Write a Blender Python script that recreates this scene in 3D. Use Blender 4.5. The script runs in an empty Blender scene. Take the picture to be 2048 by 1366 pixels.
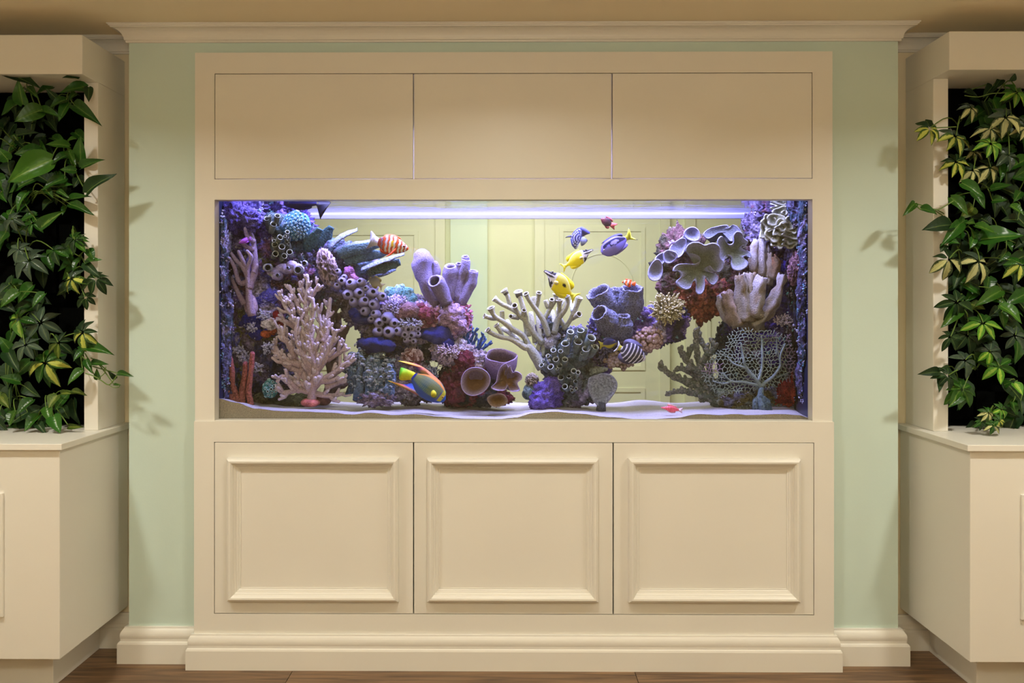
import bpy, bmesh, math, random
from math import sin, cos, pi, sqrt, radians
from mathutils import Vector as V, Matrix, noise
SC = bpy.context.scene
COL = SC.collection
# ------------------------------------------------------------------ camera, world, lights, exposure
F = 1593.0; CX = 1011.0; CY = 610.0; YAW = radians(0.4)
EYE = V((0.0, -2.867, 1.306))
cd = bpy.data.cameras.new('camera'); cam = bpy.data.objects.new('camera', cd); COL.objects.link(cam)
cd.sensor_width = 36.0; cd.lens = F / 2048 * 36.0
cd.shift_x = (1024 - CX) / 2048; cd.shift_y = -(683 - CY) / 2048
cam.location = EYE; cam.rotation_euler = (pi / 2, 0, YAW)
SC.camera = cam
SC.view_settings.view_transform = 'Standard'; SC.view_settings.look = 'None'
SC.view_settings.gamma = 1.0; SC.view_settings.use_curve_mapping = False
SC.view_settings.exposure = 0.0
SC.cycles.use_denoising = True
SC.cycles.caustics_reflective = False; SC.cycles.caustics_refractive = False
SC.cycles.transparent_max_bounces = 24
SC.cycles.max_bounces = 8; SC.cycles.diffuse_bounces = 5; SC.cycles.glossy_bounces = 4
w = bpy.data.worlds.new('world'); SC.world = w; w.use_nodes = True
w.node_tree.nodes['Background'].inputs[0].default_value = (0.8, 0.75, 0.65, 1)
w.node_tree.nodes['Background'].inputs[1].default_value = 0.02

def area(name, loc, rot, sx, sy, energy, col, shape='RECTANGLE', spread=pi):
    l = bpy.data.lights.new(name, 'AREA'); l.shape = shape; l.size = sx
    if shape in ('RECTANGLE', 'ELLIPSE'): l.size_y = sy
    l.energy = energy; l.color = col; l.spread = spread
    o = bpy.data.objects.new(name, l); COL.objects.link(o); o.location = loc; o.rotation_euler = rot
    return o
WARM = (1.0, 0.96, 0.83)
SP = radians(150)
# ceiling spots before plant walls and cabinet; the rear pair is unseen added fill
for x_, y_, d_, e_ in ((-1.83, -1.12, .16, 18), (1.83, -1.12, .16, 18), (0.0, -1.08, .16, 12), (-1.5, -3.3, .2, 10), (1.5, -3.3, .2, 10)):
    area('ceiling_spot_and_fill', (x_, y_, 2.315), (0, 0, 0), d_, d_, e_, WARM, 'DISK', SP)
# uplighter added unseen behind the camera to brighten ceiling and upper wall
area('ceiling_bounce_fill', (0.0, -3.5, 1.75), (pi, 0, 0), 0.5, 0.5, 62, (1.0, 1.0, .98), 'DISK')
# the aquarium's own strip lamps above the water
BLUE = (0.47, 0.47, 1.0)
area('tank_lamp', (0.01, 0.33, 1.95), (0, 0, 0), 1.9, 0.10, 50, BLUE)
area('tank_lamp', (0.01, 0.10, 1.95), (0, 0, 0), 1.9, 0.08, 76, BLUE)
# lamp in the room behind the aquarium
area('far_room_lamp', (0.0, 1.6, 2.38), (radians(12), 0, 0), 2.0, 0.6, 60, (1.0, 1.0, 0.9))

# ------------------------------------------------------------------ helpers
def s(r, g, b):
    f = lambda c: ((c / 255 + 0.055) / 1.055) ** 2.4 if c > 10 else c / 255 / 12.92
    return (f(r), f(g), f(b))
cy_, sy_ = cos(YAW), sin(YAW)
def W(px, py, Y):
    """pixel -> the point on the plane y = Y"""
    a = (px - CX) / F; b = (CY - py) / F
    d = V((cy_ * a - sy_, sy_ * a + cy_, b))
    t = (Y - EYE.y) / d.y
    return EYE + d * t
def M_(Y): return (Y - EYE.y) / F          # metres per pixel at depth Y
def crop(ox, oy, k): return lambda x, y: (ox + x / k, oy + y / k)
c1 = crop(430, 390, 5.12); c2 = crop(430, 610, 5.12); c3 = crop(700, 390, 5.12); c4 = crop(700, 610, 5.12)
c5 = crop(960, 560, 5.12); c6 = crop(1050, 420, 6.827); c7 = crop(1250, 390, 5.12); c8 = crop(1250, 610, 5.12)
p1 = crop(0, 130, 3.693); p2 = crop(0, 480, 3.252); p3 = crop(1790, 120, 3.593); p4 = crop(1790, 480, 3.105)

def mix(a, b, t):
    t = min(1, max(0, t)); return tuple(a[i] + (b[i] - a[i]) * t for i in range(3))

class MB:
    """collects vertices, faces and colours of ONE mesh"""
    def __init__(self): self.v = []; self.f = []; self.c = []; self.uv = None
    def box(self, x0, x1, y0, y1, z0, z1, col=(1, 1, 1)):
        n = len(self.v)
        for z in (z0, z1):
            for x, y in ((x0, y0), (x1, y0), (x1, y1), (x0, y1)):
                self.v.append(V((x, y, z))); self.c.append(col)
        for q in ((0, 3, 2, 1), (4, 5, 6, 7), (0, 1, 5, 4), (1, 2, 6, 5), (2, 3, 7, 6), (3, 0, 4, 7)):
            self.f.append(tuple(n + i for i in q))
        return self
    def rings(self, rings, cols, close=True, cap0=True, cap1=True):
        n0 = len(self.v); m = len(rings[0])
        for r, c in zip(rings, cols):
            self.v.extend(r)
            self.c.extend(c if isinstance(c, list) else [c] * m)
        for i in range(len(rings) - 1):
            for j in range(m if close else m - 1):
                a = n0 + i * m + j; b = n0 + i * m + (j + 1) % m
                self.f.append((a, b, b + m, a + m))
        if cap0: self.f.append(tuple(n0 + j for j in reversed(range(m))))
        if cap1: self.f.append(tuple(n0 + (len(rings) - 1) * m + j for j in range(m)))
        return self
    def tube(self, pts, rads, n=8, col=(1, 1, 1), nz=0.0, fr=60, round_tip=True, mouth=None, flat=None, ridge=None, mott=None, jag=0, net=None):
        """swept tube; mouth=(wall, depth, rim colour, inside colour) hollows the end; flat=(ratio, vector) flattens the section;
        ridge=(count, amount) adds lengthwise ribs"""
        P = [V(p) for p in pts]; R = list(rads); k = len(P)
        if round_tip and not mouth:
            d = (P[-1] - P[-2]).normalized(); r = R[-1]; e = P[-1]
            P += [e + d * r * .55, e + d * r * .9, e + d * r]; R += [r * .83, r * .45, r * .08]
        kk = len(P)
        T = [(P[min(i + 1, kk - 1)] - P[max(i - 1, 0)]).normalized() for i in range(kk)]
        ref = V((0, 1, 0)) if abs(T[0].y) < .9 else V((1, 0, 0))
        if flat: ref = V(flat[1])
        N = (ref - T[0] * ref.dot(T[0])).normalized(); fr_ = []
        for t in T:
            N = (N - t * N.dot(t)); N = N.normalized() if N.length > 1e-6 else t.orthogonal().normalized()
            fr_.append((N.copy(), t.cross(N)))
        def ring(i, r, base=None):
            A, B = fr_[i]; o = []
            c0 = base if base is not None else P[i]
            for j in range(n):
                a = 2 * pi * j / n; ra = r; 
                if ridge: ra = r * (1 + ridge[1] * cos(ridge[0] * a))
                q = A * cos(a) * (flat[0] if flat else 1) + B * sin(a)
                p = c0 + q * ra
                if nz: p = p + q * ra * nz * noise.noise(p * fr)
                o.append(p)
            return o
        gc = (lambda t: col(t)) if callable(col) else (lambda t: col)
        rs = [ring(i, R[i]) for i in range(kk)]; cs = [gc(i / max(1, kk - 1)) for i in range(kk)]
        if net:      # raised net of ridges on the outside
            for i in range(kk):
                for j in range(n):
                    p = rs[i][j]; dd = noise.voronoi(p * net[0])[0]; rd = max(0.0, 1 - (dd[1] - dd[0]) * 2.6)
                    rs[i][j] = p + (p - P[i]).normalized() * net[1] * (rd * rd * (3 - 2 * rd))
        if mouth:
            wall, dep, rc, ic = mouth; A, B = fr_[-1]; t = T[-1]; r = R[-1]
            rs.append(ring(kk - 1, r - wall * .35, P[-1] + t * wall * .55)); cs.append(rc)
            rs.append(ring(kk - 1, r - wall, P[-1] + t * wall * .35)); cs.append(rc)
            for q in (.25, .6, 1.0):
                rs.append(ring(kk - 1, (r - wall) * (1 - .18 * q), P[-1] - t * dep * q)); cs.append(mix(rc, ic, .55 + q))  # mouths darken inward, shade of the hollow put into the colour
        if jag:      # uneven rim
            for j in range(n):
                dv = T[-1] * jag * R[-1] * (noise.noise(P[-1] * 50 + V((cos(6.283 * j / n), sin(6.283 * j / n), 0)) * 2.2) + .1)
                for rg in rs[kk - 2:kk + 3]: rg[j] = rg[j] + dv * (.5 if rg is rs[kk - 2] else 1)
        if mott:
            cs = [[mix(c, mott[0], (noise.fractal(p * mott[1], 1, 2, 3) - .05) * 2.2) for p in rg] if not isinstance(c, list) else c for rg, c in zip(rs, cs)]
        return self.rings(rs, cs)
    def blob(self, c, r, sub=3, amp=.2, fr=12, col=(1, 1, 1), seed=0, rot=None, fine=0.0, ffr=60):
        vs, fs = ico(sub); n0 = len(self.v); c = V(c); sd = V((seed * 7.3, seed * 3.1, seed * 5.7))
        for u in vs:
            p = V((u.x * r[0], u.y * r[1], u.z * r[2]))
            if rot: p = rot @ p
            q = c + p
            d = amp * noise.fractal((q + sd) * fr, 1.0, 2.1, 3) if amp else 0
            if fine: d += fine * noise.fractal((q + sd) * ffr, .8, 2.2, 3)
            q = c + p * (1 + d)
            self.v.append(q); self.c.append(col(q, u, d) if callable(col) else col)
        self.f.extend(tuple(n0 + i for i in f) for f in fs)
        return self
    def build(self, name, mat, parent=None, smooth=True):
        me = bpy.data.meshes.new(name)
        o0 = V((0, 0, 0))
        p = parent
        while p is not None: o0 = o0 + p.location; p = p.parent
        me.from_pydata([tuple(v - o0) for v in self.v], [], self.f)
        if any(c != (1, 1, 1) for c in self.c[:]):
            a = me.color_attributes.new('Col', 'FLOAT_COLOR', 'POINT')
            a.data.foreach_set('color', [x for c in self.c for x in (c[0], c[1], c[2], 1.0)])
        me.polygons.foreach_set('use_smooth', [smooth] * len(me.polygons))
        me.materials.append(mat); me.update()
        o = bpy.data.objects.new(name, me); COL.objects.link(o)
        if parent is not None: o.parent = parent
        return o
_ico = {}
def ico(sub):
    if sub not in _ico:
        b = bmesh.new(); bmesh.ops.create_icosphere(b, subdivisions=sub, radius=1.0)
        b.verts.ensure_lookup_table()
        _ico[sub] = ([v.co.copy() for v in b.verts], [tuple(x.index for x in f.verts) for f in b.faces]); b.free()
    return _ico[sub]
def tag(o, label, cat, group=None, kind=None):
    if label: o['label'] = label
    if cat: o['category'] = cat
    if group: o['group'] = group
    if kind: o['kind'] = kind
    return o
def thing(name, label, cat, loc, group=None):
    o = bpy.data.objects.new(name, None); COL.objects.link(o); o.location = V(loc); o.empty_display_size = .02
    return tag(o, label, cat, group)
def struct(mb, name, mat, smooth=False):
    o = mb.build(name, mat, None, smooth); o['kind'] = 'structure'; return o
def inst(me, name, parent, mw):
    """place a shared mesh; mw is the world matrix"""
    o = bpy.data.objects.new(name, me); COL.objects.link(o)
    o0 = V((0, 0, 0)); p = parent
    while p is not None: o0 = o0 + p.location; p = p.parent
    o.parent = parent; o.matrix_basis = Matrix.Translation(-o0) @ mw
    return o
def smooth_path(pts, n=4):
    """Catmull-Rom through points (any tuples)"""
    P = [tuple(p) for p in pts]; out = []
    for i in range(len(P) - 1):
        a = P[max(0, i - 1)]; b = P[i]; c = P[i + 1]; d = P[min(len(P) - 1, i + 2)]
        for k in range(n):
            t = k / n; t2 = t * t; t3 = t2 * t
            out.append(tuple(.5 * (2 * b[j] + (c[j] - a[j]) * t + (2 * a[j] - 5 * b[j] + 4 * c[j] - d[j]) * t2 + (3 * b[j] - a[j] - 3 * c[j] + d[j]) * t3) for j in range(len(b))))
    out.append(P[-1]); return out
def smooth_loop(pts, n=5):
    P = [tuple(p) for p in pts]; m = len(P); out = []
    for i in range(m):
        a, b, c, d = P[i - 1], P[i], P[(i + 1) % m], P[(i + 2) % m]
        for k in range(n):
            t = k / n; t2 = t * t; t3 = t2 * t
            out.append(tuple(.5 * (2 * b[j] + (c[j] - a[j]) * t + (2 * a[j] - 5 * b[j] + 4 * c[j] - d[j]) * t2 + (3 * b[j] - a[j] - 3 * c[j] + d[j]) * t3) for j in range(len(b))))
    return out
def lerp_list(L, t):
    x = t * (len(L) - 1); i = min(int(x), len(L) - 2); return L[i] + (L[i + 1] - L[i]) * (x - i)

# ------------------------------------------------------------------ materials
def new_mat(name):
    m = bpy.data.materials.new(name); m.use_nodes = True
    nt = m.node_tree; b = nt.nodes['Principled BSDF']; return m, nt, b
def paint(name, col, rough=.4, bump=.02, scale=90, var=.03):
    m, nt, b = new_mat(name); N = nt.nodes; L = nt.links
    tc = N.new('ShaderNodeTexCoord'); nz = N.new('ShaderNodeTexNoise'); nz.inputs['Scale'].default_value = scale
    L.new(tc.outputs['Object'], nz.inputs['Vector'])
    n2 = N.new('ShaderNodeTexNoise'); n2.inputs['Scale'].default_value = 3.5; L.new(tc.outputs['Object'], n2.inputs['Vector'])
    mx = N.new('ShaderNodeMix'); mx.data_type = 'RGBA'
    mx.inputs[6].default_value = (*[c * (1 - var) for c in col], 1); mx.inputs[7].default_value = (*[min(1, c * (1 + var)) for c in col], 1)
    L.new(n2.outputs['Fac'], mx.inputs[0]); L.new(mx.outputs[2], b.inputs['Base Color'])
    b.inputs['Roughness'].default_value = rough
    bp = N.new('ShaderNodeBump'); bp.inputs['Strength'].default_value = bump; bp.inputs['Distance'].default_value = .004
    L.new(nz.outputs['Fac'], bp.inputs['Height']); L.new(bp.outputs['Normal'], b.inputs['Normal'])
    return m
def vcmat(name, rough=.75, bump=.5, scale=220, dist=.003, voro=False, var=(.65, 1.25), spec=.3, vscale=90, sss=0):
    """colour from the mesh's own colours, mottled, with fine relief"""
    m, nt, b = new_mat(name); N = nt.nodes; L = nt.links
    at = N.new('ShaderNodeAttribute'); at.attribute_name = 'Col'
    tc = N.new('ShaderNodeTexCoord'); nz = N.new('ShaderNodeTexNoise'); nz.inputs['Scale'].default_value = scale; nz.inputs['Detail'].default_value = 4
    L.new(tc.outputs['Object'], nz.inputs['Vector'])
    mr = N.new('ShaderNodeMapRange'); mr.inputs[1].default_value = .3; mr.inputs[2].default_value = .7
    mr.inputs[3].default_value = var[0]; mr.inputs[4].default_value = var[1]; L.new(nz.outputs['Fac'], mr.inputs[0])
    vm = N.new('ShaderNodeVectorMath'); vm.operation = 'SCALE'; L.new(at.outputs['Color'], vm.inputs[0])
    bp = N.new('ShaderNodeBump'); bp.inputs['Strength'].default_value = bump; bp.inputs['Distance'].default_value = dist
    if voro:
        vo = N.new('ShaderNodeTexVoronoi'); vo.feature = 'DISTANCE_TO_EDGE'; vo.inputs['Scale'].default_value = vscale
        ad = N.new('ShaderNodeVectorMath'); ad.operation = 'MULTIPLY_ADD'; L.new(nz.outputs['Color'], ad.inputs[0]); ad.inputs[1].default_value = (.012,) * 3; L.new(tc.outputs['Object'], ad.inputs[2])
        L.new(ad.outputs[0], vo.inputs['Vector'])
        m2 = N.new('ShaderNodeMapRange'); m2.inputs[1].default_value = 0.03; m2.inputs[2].default_value = .22; m2.inputs[3].default_value = 1.15; m2.inputs[4].default_value = .38  # net pits coloured darker than ridges, shade of the recesses painted in
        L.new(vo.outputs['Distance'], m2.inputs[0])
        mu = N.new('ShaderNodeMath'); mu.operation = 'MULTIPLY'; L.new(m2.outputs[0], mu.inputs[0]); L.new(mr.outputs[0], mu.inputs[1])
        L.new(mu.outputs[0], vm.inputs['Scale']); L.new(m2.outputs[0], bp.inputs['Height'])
    else:
        L.new(mr.outputs[0], vm.inputs['Scale']); L.new(nz.outputs['Fac'], bp.inputs['Height'])
    L.new(vm.outputs[0], b.inputs['Base Color']); L.new(bp.outputs['Normal'], b.inputs['Normal'])
    b.inputs['Roughness'].default_value = rough; b.inputs['Specular IOR Level'].default_value = spec
    return m
def glassy(name, tint=(1, 1, 1), lo=.03, hi=.03, power=1.0, ripple=0, rough=.0, span=None):
    """clear sheet: transparent, with a mirror share that grows towards grazing view"""
    m, nt, b = new_mat(name); N = nt.nodes; L = nt.links; N.remove(b)
    out = N['Material Output']; t = N.new('ShaderNodeBsdfTransparent'); t.inputs[0].default_value = (*tint, 1)
    g = N.new('ShaderNodeBsdfGlossy'); g.inputs['Roughness'].default_value = rough
    lw = N.new('ShaderNodeLayerWeight'); lw.inputs['Blend'].default_value = .5
    pw = N.new('ShaderNodeMath'); pw.operation = 'POWER'; L.new(lw.outputs['Facing'], pw.inputs[0]); pw.inputs[1].default_value = power
    mr = N.new('ShaderNodeMapRange'); mr.inputs[3].default_value = lo; mr.inputs[4].default_value = hi; L.new(pw.outputs[0], mr.inputs[0])
    if span: mr.inputs[1].default_value, mr.inputs[2].default_value = span      # total reflection beyond the critical angle of water
    ms = N.new('ShaderNodeMixShader'); L.new(mr.outputs[0], ms.inputs[0]); L.new(t.outputs[0], ms.inputs[1]); L.new(g.outputs[0], ms.inputs[2])
    L.new(ms.outputs[0], out.inputs['Surface'])
    if ripple:
        tc = N.new('ShaderNodeTexCoord'); mp = N.new('ShaderNodeMapping'); mp.inputs['Scale'].default_value = (7, 14, 7)
        L.new(tc.outputs['Object'], mp.inputs[0])
        nz = N.new('ShaderNodeTexNoise'); nz.inputs['Scale'].default_value = 2.2; nz.inputs['Detail'].default_value = 4; L.new(mp.outputs[0], nz.inputs['Vector'])
        bp = N.new('ShaderNodeBump'); bp.inputs['Strength'].default_value = 1; bp.inputs['Distance'].default_value = ripple
        L.new(nz.outputs['Fac'], bp.inputs['Height']); L.new(bp.outputs['Normal'], g.inputs['Normal'])
    return m
# ------------------------------------------------------------------ the room
WHITE = paint('white_paint', s(228, 225, 217), .4)
MINT = paint('mint_paint', s(202, 221, 213), .55, .05, 160)
CREAM = paint('cream_wall_paint', s(228, 216, 188), .55, .05, 160)
CEIL = paint('ceiling_paint', s(240, 228, 200), .7, .05, 120)
YELLOW = paint('yellow_wall_paint', s(222, 224, 192), .6)
FARGREEN = paint('pale_green_paint', s(212, 228, 208), .6)
FARDOOR = paint('pale_yellow_door_paint', s(220, 221, 194), .5)
DARKBOX = paint('dark_board', s(24, 26, 34), .6)
BLACK = paint('black_felt', s(4, 5, 4), 1.0, .3, 300)
BLACK.node_tree.nodes['Principled BSDF'].inputs['Specular IOR Level'].default_value = .05
def wood_mat():
    m, nt, b = new_mat('brown_plank_wood'); N = nt.nodes; L = nt.links
    tc = N.new('ShaderNodeTexCoord'); oi = N.new('ShaderNodeObjectInfo')
    ad = N.new('ShaderNodeVectorMath'); ad.operation = 'ADD'
    mp = N.new('ShaderNodeMapping'); mp.inputs['Scale'].default_value = (1.6, 26, 26)
    ml = N.new('ShaderNodeMath'); ml.operation = 'MULTIPLY'; ml.inputs[1].default_value = 37; L.new(oi.outputs['Random'], ml.inputs[0])
    L.new(tc.outputs['Object'], ad.inputs[0]); L.new(ml.outputs[0], ad.inputs[1]); L.new(ad.outputs[0], mp.inputs[0])
    nz = N.new('ShaderNodeTexNoise'); nz.inputs['Scale'].default_value = 2.2; nz.inputs['Detail'].default_value = 7; nz.inputs['Distortion'].default_value = .6
    L.new(mp.outputs[0], nz.inputs['Vector'])
    cr = N.new('ShaderNodeValToRGB'); e = cr.color_ramp.elements
    e[0].position = .3; e[0].color = (*s(78, 56, 40), 1); e[1].position = .72; e[1].color = (*s(146, 114, 82), 1)
    L.new(nz.outputs['Fac'], cr.inputs[0])
    hs = N.new('ShaderNodeHueSaturation'); mr = N.new('ShaderNodeMapRange'); mr.inputs[3].default_value = .75; mr.inputs[4].default_value = 1.15
    L.new(oi.outputs['Random'], mr.inputs[0]); L.new(mr.outputs[0], hs.inputs['Value']); L.new(cr.outputs[0], hs.inputs['Color'])
    L.new(hs.outputs[0], b.inputs['Base Color']); b.inputs['Roughness'].default_value = .45
    bp = N.new('ShaderNodeBump'); bp.inputs['Strength'].default_value = .25; bp.inputs['Distance'].default_value = .002
    L.new(nz.outputs['Fac'], bp.inputs['Height']); L.new(bp.outputs['Normal'], b.inputs['Normal'])
    return m
WOOD = wood_mat()
XL, XR, YB = -2.75, 2.75, -4.4
CZ = 2.326
floor = struct(MB().box(XL, XR, YB, .20, -.06, -.006), 'floor', DARKBOX)
rnd = random.Random(3)
y = .18
for row in range(5):
    x = XL + .02 - rnd.random() * .9
    while x < XR:
        L_ = 1.22
        x0, x1 = max(XL, x), min(XR, x + L_)
        if x1 - x0 > .05: MB().box(x0 + .0012, x1 - .0012, y - .1885, y - .001, -.006, 0).build('plank', WOOD, floor, False)
        x += L_
    y -= .19
MB().box(XL, XR, YB, y, -.006, 0).build('planking', WOOD, floor, False)
struct(MB().box(XL, XR, YB, .30, CZ, CZ + .06), 'ceiling', CEIL)
struct(MB().box(XL - .1, XL, YB, .30, 0, CZ), 'wall_left', CREAM)
struct(MB().box(XR, XR + .1, YB, .30, 0, CZ), 'wall_right', CREAM)
struct(MB().box(XL, XR, YB - .1, YB, 0, CZ), 'wall_rear', CREAM)
WY, BY = .05, .18                       # face of the green chimney-breast, face of the cream wall beside it
wl, wr = W(258, 600, WY).x, W(1796, 600, WY).x
TX0, TX1 = W(437, 600, .045).x, W(1619, 600, .045).x     # inside of the tank
hx0, hx1, hz0, hz1 = TX0 - .014, TX1 + .014, .845, 2.19   # hole through the wall
struct(MB().box(XL, wl, BY, .30, 0, CZ), 'wall_back_left', CREAM)
struct(MB().box(wr, XR, BY, .30, 0, CZ), 'wall_back_right', CREAM)
struct(MB().box(wl, hx0, WY, .30, 0, CZ).box(hx1, wr, WY, .30, 0, CZ).box(hx0, hx1, WY, .30, 0, hz0).box(hx0, hx1, WY, .30, hz1, CZ), 'wall_center', MINT)
def molding(path, prof, closed=False):
    """profile (out, up) swept along a horizontal path of (x, y) with mitred corners; 'out' is to the right of travel"""
    mb = MB(); P = [V((p[0], p[1])) for p in path]; rs = []
    for i, p in enumerate(P):
        d0 = (p - P[i - 1]).normalized() if i else (P[1] - P[0]).normalized()
        d1 = (P[i + 1] - p).normalized() if i < len(P) - 1 else d0
        n0 = V((d0.y, -d0.x)); n1 = V((d1.y, -d1.x)); b = (n0 + n1); b = b / max(.2, b.dot(n0))
        rs.append([V((p.x + b.x * o, p.y + b.y * o, z)) for o, z in prof])
    mb.rings(rs, [(1, 1, 1)] * len(rs)); return mb
def crown(h, out):
    z1 = CZ - .001; pr = [(0, z1), (0, z1 - h)]
    pr += [(.008, z1 - h), (.009, z1 - h * .9), (.013, z1 - h * .86)]
    for k in range(9):
        a = k / 8 * pi / 2
        pr.append(((.013) + (out - .022) * (1 - cos(a)), z1 - h * .84 + h * .62 * sin(a)))
    pr += [(out - .008, z1 - h * .17), (out - .004, z1 - h * .14), (out - .004, z1 - h * .09), (out, z1 - h * .05), (out, z1)]
    return pr
cr = crown(.057, .056)
struct(molding([(wl, BY), (wl, WY), (wr, WY), (wr, BY)], cr), 'trim_1', WHITE)
struct(molding([(XL, BY), (wl - .0, BY)], cr), 'trim_2', WHITE)
struct(molding([(wr + .0, BY), (XR, BY)], cr), 'trim_3', WHITE)
def base_prof(h, t):
    pr = [(0, 0), (t, 0), (t, h * .55), (t * .9, h * .6), (t * .72, h * .62), (t * .72, h * .68)]
    for k in range(7):
        a = k / 6 * pi / 2; pr.append((t * .72 + t * .24 * sin(a * 1.0) - (k / 6) ** 2 * t * .55, h * .69 + h * .27 * k / 6))
    return pr + [(t * .36, h), (0, h)]
bp_ = base_prof(.128, .03)
cl, cr_ = W(388, 1200, -.006).x, W(1668, 1200, -.006).x
struct(molding([(wl, BY), (wl, WY), (cl - .001, WY)], bp_), 'baseboard_left', WHITE)
struct(molding([(cr_ + .001, WY), (wr, WY), (wr, BY)], bp_), 'baseboard_right', WHITE)
struct(molding([(XL, BY), (wl, BY)], bp_), 'baseboard_back_left', WHITE)
struct(molding([(wr, BY), (XR, BY)], bp_), 'baseboard_back_right', WHITE)

# room on the far side of the tank
FY = 3.0
struct(MB().box(-3.2, 3.2, FY, FY + .1, 0, 2.5), 'wall_far', YELLOW)
struct(MB().box(-3.3, -3.2, .30, FY + .1, 0, 2.5), 'wall_far_left', YELLOW)
struct(MB().box(3.2, 3.3, .30, FY + .1, 0, 2.5), 'wall_far_right', YELLOW)
struct(MB().box(-3.2, 3.2, .30, FY, 2.42, 2.5), 'ceiling_far', CEIL)
struct(MB().box(-3.2, 3.2, .30, FY, -.06, 0), 'floor_far', WOOD)
a, b = W(902, 600, FY).x, W(975, 600, FY).x
struct(MB().box(a, b, FY - .05, FY, 0, 2.42), 'wall_far_pier', FARGREEN)
def far_door(name, x0, x1, top_px, arch):
    xa, xb = W(x0, 600, FY).x, W(x1, 600, FY).x; zt = 2.03
    o = struct(MB().box(xa, xb, FY - .035, FY - .001, 0.005, zt), name, FARDOOR)
    f = MB(); t = .07
    f.box(xa - t, xa, FY - .05, FY, 0, zt + t).box(xb, xb + t, FY - .05, FY, 0, zt + t).box(xa, xb, FY - .05, FY, zt, zt + t)
    f.build('door_frame', FARDOOR, o, False)
    zp = W(1200, top_px, FY).z; pw = (xb - xa) * .13
    for (z0, z1, ar) in ((.83, zp, arch), (.16, .70, False)):
        pm = MB(); wd = .03; ya, yb = FY - .045, FY - .034
        A, B = xa + pw, xb - pw
        pm.box(A, A + wd, ya, yb, z0, z1).box(B - wd, B, ya, yb, z0, z1).box(A + wd, B - wd, ya, yb, z0, z0 + wd).box(A + wd, B - wd, ya, yb, z1 - wd, z1)
        if ar:
            c = V(((A + B) / 2, 0, z1 - .42)); r = (B - A) * .36
            pts = [(c.x + r * cos(q), FY - .037, c.z + r * 1.0 * sin(q)) for q in [pi * k / 20 for k in range(21)]]
            pts = [(c.x + r, FY - .037, z0 + .1)] + pts + [(c.x - r, FY - .037, z0 + .1)]
            pm.tube(pts, [.005] * len(pts), 6, round_tip=False)
        pm.build('panel_molding', FARDOOR, o, False)
    return o
d1 = far_door('door_1', 1088, 1318, 456, True)
h = W(1105, 700, FY - .06)
kb = MB().blob((h.x, h.y - .03, 1.0), (.028, .028, .028), 2, 0).tube([(h.x, FY - .035, 1.0), (h.x, FY - .07, 1.0)], [.012, .012], 8, round_tip=False)
kb.build('door_knob', paint('brass', s(190, 160, 90), .25), d1)
far_door('door_2', 1388, 1560, 456, False)
far_door('door_3', 610, 872, 463, False)
struct(MB().box(a - 3, a - .01, FY - .02, FY, 0, .13), 'baseboard_far_left', FARDOOR)
struct(MB().box(b + .01, 3.2, FY - .02, FY, 0, .13), 'baseboard_far_right', FARDOOR)

# ------------------------------------------------------------------ the built-in cabinet around the tank
X = lambda px, Y=0.0: W(px, 600, Y).x
Z = lambda py, px=1022, Y=0.0: W(px, py, Y).z
cab = thing('aquarium_cabinet', 'large cream panelled cabinet built around the fish tank on the green wall', 'cabinet', (0, .02, 0))
fx0, fx1 = X(390), X(1665)
zt, z843 = Z(104), Z(843)
d0, d1_, d2, d3 = X(429), X(827), X(1224), X(1625)
uz1, uz0 = Z(146), Z(358)
oz1, oz0, ox0, ox1 = Z(399), Z(841), X(430), X(1624)
TH = .0445
fm = MB()
fm.box(fx0, d0, 0, TH, z843, zt).box(d3, fx1, 0, TH, z843, zt).box(d0, d3, 0, TH, uz1, zt).box(d0, d3, 0, TH, oz1, uz0)
fm.build('upper_frame', WHITE, cab, False)
lz1, lz0 = Z(884), Z(1228)
e0, e1, e2, e3 = X(428, -.006), X(827, -.006), X(1226.5, -.006), X(1628.5, -.006)
lm = MB()
lm.box(cl, e0, -.006, TH, .0, z843).box(e3, cr_, -.006, TH, .0, z843).box(e0, e3, -.006, TH, lz1, z843).box(e0, e3, -.006, TH, 0, lz0)
lm.build('lower_frame', WHITE, cab, False)
g = .0022
def bevel(o, wd=.002, seg=2):
    m = o.modifiers.new('bevel', 'BEVEL'); m.width = wd; m.segments = seg; m.limit_method = 'ANGLE'; return o
st = MB()  # strips added behind the upper door gaps to keep hood light out
for xs in (d1_, d2): st.box(xs - .02, xs + .02, .024, .044, uz0 + .012, uz1 - .012)
st.box(d0 - .001, d3 + .001, .024, .044, uz1 - .012, uz1 + .001).box(d0 - .001, d3 + .001, .024, .044, uz0 - .001, uz0 + .012).box(d0 - .001, d0 + .02, .024, .044, uz0 + .012, uz1 - .012).box(d3 - .02, d3 + .001, .024, .044, uz0 + .012, uz1 - .012)
st.build('gap_light_block', WHITE, cab, False)
for xa, xb in ((d0, d1_), (d1_, d2), (d2, d3)):
    bevel(MB().box(xa + g, xb - g, .0005, .0195, uz0 + g, uz1 - g).build('upper_door', WHITE, cab, False), .0012)
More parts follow.
